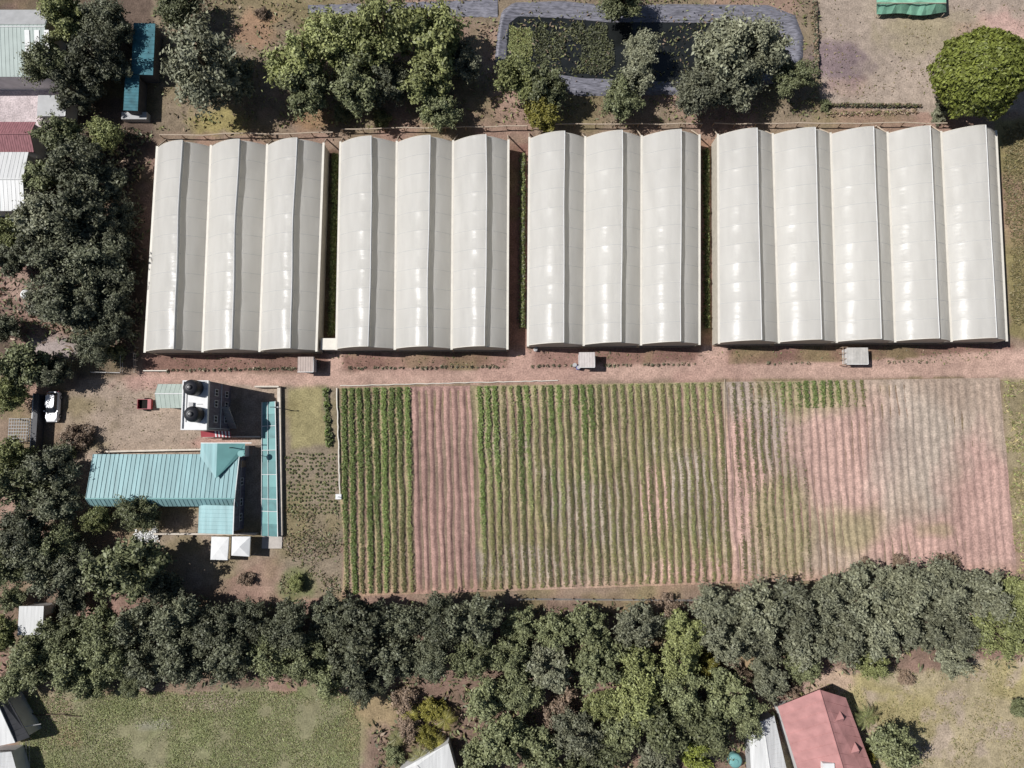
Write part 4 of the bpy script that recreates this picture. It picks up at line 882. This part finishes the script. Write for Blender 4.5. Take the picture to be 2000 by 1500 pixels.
sky.build('skylight', M['white'], r); window(r, 'e', xb-.25, (ya+ym)/2, 1.2, 1.4, 1.2); door(r, 'e', xb-.25, ym+1)
gr = MB(); gr.slab([(xa+.1, ym+.4, 5.14), (xb-.1, ym+.4, 5.14), (xb-.1, yb-.1, 4.32), (xa+.1, yb-.1, 4.32)][::1], .03); gr.build('roof_sheet', M['grey'], r)
gable('rust-red tiled roof building at the left edge, above the white roof', -120, 68, 238, 297, 3.0, 4.0, M['rust'], M['whitewall'], None, 40)
gable('long white sheet roof building at the left edge', -120, 52, 297, 412, 3.4, 4.2, M['zinc'], M['whitewall'], None, 22)
a, b = W(72, 227, 2.8), W(131, 186, 2.8); r = root_at('hut', ((a.x+b.x)/2, a.y), 'small flat grey roofed hut beside the pale court', 'hut')
MB().box(a.x+.15, b.x-.15, a.y+.15, b.y-.15, -.1, 2.7).build('wall', M['whitewall'], r); ro = MB().box(a.x, b.x, a.y, b.y, 2.7, 2.82).build('roof', M['grey'], r); MB().box(b.x-.12, b.x, a.y, b.y, 2.82, 2.95).build('kerb', M['white'], ro); door(r, 's', (a.x+b.x)/2, a.y+.15)
# blue-green shed
r = root_at('shed', W(262, 140), 'long blue-green roofed shed among dark trees at the upper left', 'shed')
w = MB(); rf = MB(); rb = MB()
for (xa_, xb_, yt_, yb_) in ((257, 303, 46, 146), (242, 272, 147, 216)):
    a, b = W(xa_, yb_, 2.7), W(xb_, yt_, 2.7); w.box(a.x+.2, b.x-.2, a.y+.15, b.y-.15, -.1, 2.6); rf.slab([(a.x, a.y, 2.85), (b.x, a.y, 2.65), (b.x, b.y, 2.65), (a.x, b.y, 2.85)], .06); ribs(rb, (a.x, a.y, 2.85), (a.x, b.y, 2.85), (b.x, b.y, 2.65), (b.x, a.y, 2.65), 12)
w.build('wall', M['darkgrey'], r); ro = rf.build('roof', M['blueroof'], r); rb.build('seam', M['blueroof'], ro)
a, b = W(236, 232, 1.2), W(286, 218, 1.2); MB().box(a.x, b.x, a.y, b.y, -.1, 1.1).build('porch', M['grey'], r)
# dark shed left of the car
a, b = W(57, 905, 1.7), W(76, 768, 1.7); r = root_at('shed', ((a.x+b.x)/2, (a.y+b.y)/2), 'long dark grey roofed shed left of the white car', 'shed')
MB().box(a.x+.15, b.x-.15, a.y+.15, b.y-.15, -.1, 1.5).build('wall', M['darkgrey'], r); ro = MB().slab([(a.x, a.y, 1.6), (b.x, a.y, 1.75), (b.x, b.y, 1.75), (a.x, b.y, 1.6)], .07).build('roof', M['darkgrey'], r)
MB().box(a.x-.16, a.x-.01, a.y, b.y, 1.4, 1.6).build('fascia', M['whitewall'], r)
# lattice by the left edge
a, b = W(16, 862, 1.8), W(58, 818, 1.8); r = root_at('pergola', (a.x, a.y), 'grey slatted pergola left of the dark shed', 'pergola'); sl_ = MB()
for k in range(9): xx = lerp(a.x, b.x, k/8); sl_.bar((xx, a.y, 1.8), (xx, b.y, 1.8), .05)
for k in range(8): yy = lerp(a.y, b.y, k/7); sl_.bar((a.x, yy, 1.9), (b.x, yy, 1.9), .05)
sl_.build('slat_grid', M['grey'], r)
for xx in (a.x, b.x):
    for yy in (a.y, b.y): MB().bar((xx, yy, -.1), (xx, yy, 1.85), .07).build('post', M['grey'], r)
# bottom left
a, b = W(34, 1241, 3), W(84, 1184, 3); r = root_at('hut', ((a.x+b.x)/2, a.y), 'small white roofed hut among the trees at the lower left', 'hut')
MB().box(a.x+.2, b.x-.2, a.y+.2, b.y-.2, -.1, 2.8).build('wall', M['whitewall'], r); MB().slab([(a.x, a.y, 3.0), (b.x, a.y, 2.85), (b.x, b.y, 2.85), (a.x, b.y, 3.0)], .1).build('roof', M['zinc'], r); door(r, 'e', b.x-.2, (a.y+b.y)/2)
def skew_house(name, label, P, ridge, ze, zr, m1, m2, wallm, cat='house', ribn=14):
    """P: four eave corners (left top, right top, right bottom, left bottom), ridge: two points"""
    E = [W(x, y, ze) for x, y in P]; Rg = [W(x, y, zr) for x, y in ridge]; c = sum(E, Vector())/4; r = root_at(name, c, label, cat)
    w = MB(); Q = [e.lerp(c, .05) for e in E]; w.hexa([(e.x, e.y, -.1) for e in reversed(Q)], [(e.x, e.y, ze-.05) for e in reversed(Q)]); w.build('wall', wallm, r)
    s1 = MB().slab([E[3], Rg[1], Rg[0], E[0]], .08); ro = s1.build('roof', m1, r); s2 = MB().slab([E[1], Rg[0], Rg[1], E[2]], .08); r2 = s2.build('roof', m2, r)
    s3 = MB().slab([E[0], Rg[0], E[1]], .06); s3.build('roof_hip', m1, r); s4 = MB().slab([E[2], Rg[1], E[3]], .06); s4.build('roof_hip', m1, r)
    rb = MB(); ribs(rb, E[0], E[3], Rg[1], Rg[0], ribn, .025, .02); rb.build('seam', m1, ro); rb = MB(); ribs(rb, E[1], E[2], Rg[1], Rg[0], ribn, .025, .02); rb.build('seam', m2, r2)
    rc = MB(); rc.bar(Rg[0]+Vector((0, 0, .02)), Rg[1]+Vector((0, 0, .02)), .08); rc.build('ridge_cap', m1, ro)
    return r, E, Rg
r, E, Rg = skew_house('house', 'house with faded red hip roof at the lower right', [(1519, 1380), (1652, 1363), (1756, 1640), (1602, 1640)], [(1601, 1347), (1688, 1640)], 2.9, 4.6, M['pink'], M['pink'], M['whitewall'])
nrm = (E[1]-E[0]).normalized()
for (x, y) in ((1634, 1405), (1664, 1468)):                                   # small gablets on the right slope
    p = W(x, y, 4.0); d = (Rg[1]-Rg[0]).normalized(); out = Vector((d.y, -d.x, 0)).normalized()
    if out.x < 0: out = -out
    ax = Vector((d.x, d.y, 0)).normalized()
    pk = p+Vector((0, 0, .3))+out*.9; bk = p+Vector((0, 0, .3))-out*.3; l = p+ax*.8+out*.9-Vector((0, 0, .45)); rr2 = p-ax*.8+out*.9-Vector((0, 0, .45))
    g = MB(); g.slab([bk, pk, l], .05); g.slab([bk, rr2, pk], .05); go = g.build('gablet', M['pink'], r); MB().poly([l-out*.06, rr2-out*.06, pk-out*.06]).build('louvre', M['dark'], go)
p = W(1618, 1497, 4.4); MB().box(p.x-.75, p.x+.75, p.y-.45, p.y+.45, 3.4, 4.55).build('chimney', M['white'], r)
skew_house('shed', 'grey-white corrugated roof shed left of the red roof', [(1462, 1415), (1512, 1398), (1550, 1560), (1470, 1560)], [(1490, 1408), (1512, 1560)], 2.5, 2.9, M['zinc'], M['zinc'], M['grey'], 'shed', 18)
skew_house('hut', 'pale grey roofed hut at the bottom edge, below the dry clearing', [(775, 1508), (876, 1452), (900, 1540), (800, 1580)], [(815, 1495), (870, 1555)], 2.8, 3.1, M['zinc'], M['zinc'], M['whitewall'], 'hut', 8)
skew_house('house', 'house with dark grey slope and pale roof at the lower left corner', [(-60, 1330), (2, 1340), (58, 1440), (-20, 1460)], [(-18, 1345), (30, 1450)], 2.8, 3.7, M['zinc'], M['darkgrey'], M['whitewall'], 'house', 10)
skew_house('hut', 'white roofed hut cut by the lower left corner', [(-60, 1470), (22, 1468), (48, 1560), (-60, 1580)], [(-15, 1472), (0, 1560)], 2.6, 3.0, M['zinc'], M['zinc'], M['whitewall'], 'hut', 10)
a = W(1437, 1487, 1.2); r = root_at('water_bin', (a.x, a.y), 'small teal tank left of the corrugated shed at the bottom', 'tank'); MB().lathe((a.x, a.y, 0), [(.9, 0), (.95, .4), (.92, .8), (.95, 1.1), (.7, 1.25)], 18).build('drum', M['tealside'], r, True); MB().lathe((a.x, a.y, 1.25), [(.3, 0), (.28, .1)], 14).build('lid', M['tealside'], r)
# green tarpaulin tent at the top right
r = root_at('tarpaulin_tent', W(1780, 5), 'green tarpaulin tent at the top edge above the bare lot', 'tent'); g = MB(); n = 14
for j in range(n):
    xx = [lerp(1712, 1848, (j+k)/n) for k in (0, 1)]
    up = lambda x: 15+2.5*math.sin(x*.09); dn = lambda x: 29+2*math.sin(x*.07+1)-abs(x-1780)*.05
    top0, top1 = W(xx[0], up(xx[0])-10, 2.3), W(xx[1], up(xx[1])-10, 2.3); e0, e1 = W(xx[0], dn(xx[0]), .9+.15*(j % 2)), W(xx[1], dn(xx[1]), .9+.15*((j+1) % 2)); b0, b1 = W(xx[0], -45, 1.0), W(xx[1], -45, 1.0)
    g.poly([e0, e1, top1, top0]); g.poly([top0, top1, b1, b0])
for x in (1712, 1848): g.poly([W(x, 24, .9), W(x, 5, 2.3), W(x, -45, 1.0)])
g.build('cover', M['tarp'], r)
for x in (1716, 1780, 1844): p = W(x, 27, .9); MB().bar((p.x, p.y, 0), (p.x, p.y, .9), .05).build('post', M['paletimber'], r)
MB().bar(W(1712, 6, 2.36), W(1848, 6, 2.36), .06).build('ridge_pole', M['paletimber'], r)

# ------------------------------------------------------------------ the three sheds along the road
def kiosk(px0, px1, py0, py1, z, label, m, n):
    a, b = W(px0, py1, z), W(px1, py0, z); r = root_at('kiosk', ((a.x+b.x)/2, (a.y+b.y)/2), label, 'shed', 'small sheds in front of the greenhouses')
    MB().box(a.x+.12, b.x-.12, a.y+.15, b.y-.12, -.1, z-.12).build('wall', M['whitewall'], r)
    rf = MB().slab([(a.x, a.y, z-.08), (b.x, a.y, z-.02), (b.x, b.y, z+.06), (a.x, b.y, z)], .06); ro = rf.build('roof', m, r)
    rb = MB(); ribs(rb, (a.x, a.y, z-.08), (b.x, a.y, z-.02), (b.x, b.y, z+.06), (a.x, b.y, z), n, .03, .02); rb.build('seam', m, ro)
    e = MB(); e.box(a.x-.02, b.x+.03, a.y-.07, a.y-.005, z-.2, z-.01); e.box(b.x+.005, b.x+.07, a.y, b.y, z-.16, z+.03); e.build('fascia', M['white'], ro)
    door(r, 's', (a.x+b.x)/2, a.y+.15, .8, z-.35, M['grey']); return r
kiosk(581, 612, 697, 726, 2.2, 'left shed with pinkish grey roof on the strip before the greenhouses', mat('dusty roof', (.46, .38, .34), .7, .2, .1), 6)
kiosk(1131, 1161, 688, 717, 2.3, 'middle shed with grey-white roof, a blue drum at its corner', mat('grey white roof', (.55, .50, .48), .7, .2, .12), 6)
kiosk(1655, 1694, 679, 711, 1.7, 'right shed with half grey half pale roof and a timber frame', mat('patched roof', (.50, .48, .45), .6, .3, .2, .9), 7)
p = W(1672, 690, 1.8); 
f = MB(); a, b = W(1648, 712, 1.3), W(1656, 678, 1.3)
for k in range(4): yy = lerp(a.y, b.y, k/3); f.bar((a.x, yy, -.1), (a.x, yy, 1.3), .05); f.bar((a.x-.2, yy, 1.3), (b.x, yy, 1.35), .04)
f.bar((a.x, a.y, 1.3), (a.x, b.y, 1.3), .05); tag(f.build('timber_rack', M['timber']), 'small timber rack against the left side of the right shed', 'rack')
def drum(px, py, m, label, h=.85, rad=.3, nm='drum'):
    p = W(px, py); r = root_at(nm, p, label, 'drum'); MB().lathe(p, [(rad, 0), (rad*1.03, h*.3), (rad, h*.33), (rad*1.03, h*.66), (rad, h*.7), (rad, h)], 16).build('barrel', m, r, True); MB().lathe(p+Vector((0, 0, h)), [(rad*.9, 0), (rad*.85, .04)], 16).build('lid', M['grey'], r)
drum(1129, 719, M['blue'], 'blue drum at the lower left corner of the middle shed'); drum(1122, 714, M['grey'], 'grey drum behind the blue drum by the middle shed')
p = W(46, 574, 1.8); r = root_at('water_bin', p, 'small white tank in the gap of the left column'); r['category'] = 'tank'; MB().lathe((p.x, p.y, 0), [(.7, 0), (.72, .6), (.7, 1.5), (.4, 1.8)], 18).build('drum', M['white'], r, True); MB().lathe((p.x, p.y, 1.8), [(.3, 0), (.28, .1)], 14).build('lid', M['white'], r)
drum(1046, 683, M['white'], 'white drum at the lower left corner of the third greenhouse', .6, .3)
# pipe and tap stand at the field edge
a, b = W(658, 758, .25), W(664, 968, .25); r = root_at('standpipe', a, 'pale pipe along the left field edge with a white stand at its end', 'pipe')
pm = MB(); nseg = 22; pts = [a.lerp(b, i/nseg)+Vector((random.uniform(-.06, .06), 0, 0)) for i in range(nseg+1)]
for u, v in zip(pts[:-1], pts[1:]): pm.bar(u, v, .10, 6)
pm.build('pipe', M['gutter'], r); p = W(663, 970); MB().box(p.x-.45, p.x+.4, p.y-.35, p.y+.4, -.05, .5).build('stand', M['white'], r, bevel=.05); MB().bar((p.x, p.y, .5), (p.x, p.y, 1.0), .05).build('tap', M['grey'], r)
a, b = W(664, 753.5, .15), W(1090, 743, .15); pm = MB(); nseg = 40; pts = [a.lerp(b, i/nseg)+Vector((0, random.uniform(-.05, .05), 0)) for i in range(nseg+1)]
for u, v in zip(pts[:-1], pts[1:]): pm.bar(u, v, .07, 5)
tag(pm.build('irrigation_pipe', M['gutter']), 'pale irrigation pipe lying along the top edge of the field', 'pipe')
a, b = W(1415, 740, .2), W(1419, 1120, .2); pm = MB(); nseg = 40; pts = [a.lerp(b, i/nseg)+Vector((random.uniform(-.05, .05), 0, 0)) for i in range(nseg+1)]
for u, v in zip(pts[:-1], pts[1:]): pm.bar(u, v, .035, 5)
tag(pm.build('irrigation_pipe', M['paletimber']), 'pale pipe running down the field between olive and pale blocks', 'pipe')
# fences
def wire_fence(pts, h, label, sp=2.5, pm_=None, wires=2):
    r = root_at('fence', W(*pts[0]), label, 'fence'); wm = MB()
    for (x0_, y0_), (x1_, y1_) in zip(pts[:-1], pts[1:]):
        A, B = W(x0_, y0_), W(x1_, y1_); n = max(1, int((B-A).length/sp))
        for i in range(n+1): p = A.lerp(B, i/n); MB().bar((p.x, p.y, -.1), (p.x, p.y, h), .06, 6).build('post', pm_ or M['timber'], r)
        for k in range(wires): z = Vector((0, 0, h*(k+1)/wires-.05)); wm.bar(A+z, B+z, .025, 4)
    wm.build('rail', pm_ or M['grey'], r)
wire_fence([(1010, 1168), (1080, 1168), (1350, 1170), (1390, 1165)], 1.2, 'wire fence between the field and the belt of trees')
wire_fence([(186, 728), (243, 729), (243, 690)], 1.1, 'pale rail fence corner left of the dirt road', 1.6, M['whitewall'])
wire_fence([(268, 692), (269, 728)], 1.0, 'short post fence at the lower left corner of the first greenhouse', .9, M['cream'])
a, b = W(280, 724, .3), W(326, 724, .3); tag(MB().bar(a, b, .09).build('pipe', M['gutter']), 'short pale pipe lying left of the plant row', 'pipe')
wire_fence([(62, 1440), (64, 1510)], 1.2, 'dark wire fence at the left edge of the lawn')
a = W(62, 1396, .3); b = W(158, 1398, .3); pm = MB(); pts = [a.lerp(b, i/8)+Vector((0, random.uniform(-.2, .2), 0)) for i in range(9)]
for u, v in zip(pts[:-1], pts[1:]): pm.bar(u, v, .07, 5)
tag(pm.build('crooked_rod', M['stem']), 'dark crooked branch lying across the left of the lawn', 'rod')  # thin dark crooked line of bars low over the grass
tag(MB().bar(W(18, 1424, 3.2), W(80, 1414, 1.5), .06).build('pole', M['whitewall']), 'thin pale pole leaning over the dark roof at lower left', 'pole')

# ------------------------------------------------------------------ car, trailer, palm
def car(px, py, rz):
    p = W(px, py, .8); r = root_at('car', p, 'white hatchback car parked nose down beside the yard', 'car'); r.rotation_euler.z = 0
    def ring(pts, z): return [(p.x+x, p.y+y, z) for x, y in pts]
    def rr(hx, y0, y1, c): return [(-hx+c, y0), (hx-c, y0), (hx, y0+c*1.4), (hx, y1-c), (hx-c, y1), (-hx+c, y1), (-hx, y1-c), (-hx, y0+c*1.4)]
    b = MB(); k = [ring(rr(.86, -2.2, 2.2, .25), .25), ring(rr(.90, -2.25, 2.22, .3), .55), ring(rr(.88, -2.2, 2.2, .3), .85), ring(rr(.80, -2.05, 2.1, .32), .98)]
    for a, c in zip(k[:-1], k[1:]):
        n = len(a); s = len(b.v); b.v += [Vector(q_) for q_ in a+c]
        for i in range(n): b.f.append((s+i, s+(i+1) % n, s+n+(i+1) % n, s+n+i))
    b.poly(k[-1]); b.poly(k[0][::-1]); b.build('body', M['carpaint'], r, True, .04)
    g = MB(); g.hexa(ring(rr(.80, -.95, 2.0, .2), .97), ring(rr(.62, -.25, 1.72, .2), 1.42)); g.build('glazing', M['glass'], r)
    rf = MB(); rf.hexa(ring(rr(.64, -.22, 1.70, .2), 1.422), ring(rr(.60, -.15, 1.62, .22), 1.47)); ro = rf.build('roof', M['carpaint'], r, bevel=.02)
    for s in (-1, 1):
        pl = MB(); pl.hexa([(p.x+s*.60, p.y+.75, 1.40), (p.x+s*.66, p.y+.75, 1.40), (p.x+s*.66, p.y+.85, 1.40), (p.x+s*.60, p.y+.85, 1.40)], [(p.x+s*.60, p.y+.75, 1.44), (p.x+s*.66, p.y+.75, 1.44), (p.x+s*.66, p.y+.85, 1.44), (p.x+s*.60, p.y+.85, 1.44)]); pl.build('roof_rail', M['grey'], ro)
        MB().box(*sorted((p.x+s*.86, p.x+s*1.02)), p.y-.75, p.y-.58, .98, 1.12).build('mirror', M['carpaint'], r)
        MB().box(*sorted((p.x+s*.45, p.x+s*.78)), p.y-2.2, p.y-2.02, .66, .82).build('headlight', M['lamp'], r)
        MB().box(*sorted((p.x+s*.55, p.x+s*.84)), p.y+2.08, p.y+2.23, .7, .9).build('tail_light', M['red'], r)
        for yy in (-1.35, 1.35):
            t_ = MB(); t_.bar((p.x+s*.70, p.y+yy, .31), (p.x+s*.90, p.y+yy, .31), .31, 18); to = t_.build('wheel', M['rubber'], r); MB().bar((p.x+s*.895, p.y+yy, .31), (p.x+s*.91, p.y+yy, .31), .19, 14).build('rim', M['grey'], to)
car(102, 794, 0)
p = W(288, 790); r = root_at('trailer', p, 'small red open trailer left of the grey-green shed', 'trailer')
tr = MB(); L, Wd = 1.0, .72
tr.box(p.x-L, p.x+L, p.y-Wd, p.y+Wd, .40, .46); tr.build('floor', M['dark'], r)
for (a_, b_, c_, d_) in ((-L, L, -Wd, -Wd+.06), (-L, L, Wd-.06, Wd), (-L, -L+.06, -Wd+.06, Wd-.06), (L-.5, L, -Wd+.06, Wd-.06)): MB().box(p.x+a_, p.x+b_, p.y+c_, p.y+d_, .46, .95).build('side', M['red'], r)
for s in (-1, 1): MB().bar((p.x, p.y+s*(Wd+.03), .3), (p.x, p.y+s*(Wd+.2), .3), .3, 16).build('wheel', M['rubber'], r)
MB().bar((p.x-L, p.y, .42), (p.x-L-.8, p.y, .35), .04).build('drawbar', M['darkgrey'], r)
def palm(px, py, h, rad, label, n=15, kind='olive'):
    p = W(px, py, h); r = root_at('palm', p, label, 'palm'); MB().bar((p.x, p.y, -.1), (p.x, p.y, h), .16, 8, .1).build('trunk', M['stem'], r)
    Vs = []; Fs = []
    for i in range(n):
        a = 2*PI*i/n+random.uniform(-.15, .15); L = rad*random.uniform(.8, 1.1); dv = Vector((math.cos(a), math.sin(a), 0)); sv = Vector((-dv.y, dv.x, 0))
        for k in range(14):
            t = (k+1)/14; c = Vector((0, 0, h))+dv*L*t+Vector((0, 0, .55*math.sin(t*2.2)*.9-.9*t*t)); 
            for s in (-1, 1):
                e = c+sv*s*.42*math.sin(t*2.7+.3)+dv*.28-Vector((0, 0, .12)); b0 = len(Vs); Vs += [c-dv*.05, c+dv*.06, e]; Fs.append([b0, b0+1, b0+2])
    o = mesh_np('frond_crown', [tuple(v) for v in Vs], Fs, LEAF[kind], r)
palm(1690, 1402, 2.2, 1.9, 'small palm with spread fronds right of the red roof', 11, 'olive')
palm(820, 1478, 1.6, 1.7, 'small palm left of the pale roof at the bottom edge', 13, 'khaki')
palm(870, 1405, 1.8, 1.6, 'small yellowish palm in the clearing right of the lawn', 12, 'yellow')
palm(800, 1395, 1.2, 1.5, 'upper small yellow spiky palm in the clearing right of the lawn', 13, 'yellow')
palm(775, 1440, 1.2, 1.4, 'small yellow spiky palm at the left of the clearing', 13, 'khaki')
palm(850, 1450, 1.2, 1.4, 'small yellow spiky palm just above the pale grey roof', 13, 'yellow')

lab = {}
for o in bpy.data.objects:
    if o.get('label') and not o.parent: lab.setdefault(o['label'], []).append(o.get('group'))
for k, v in lab.items():
    if len(v) > 1 and (len(set(v)) > 1 or v[0] is None): print('DUP', k, v)
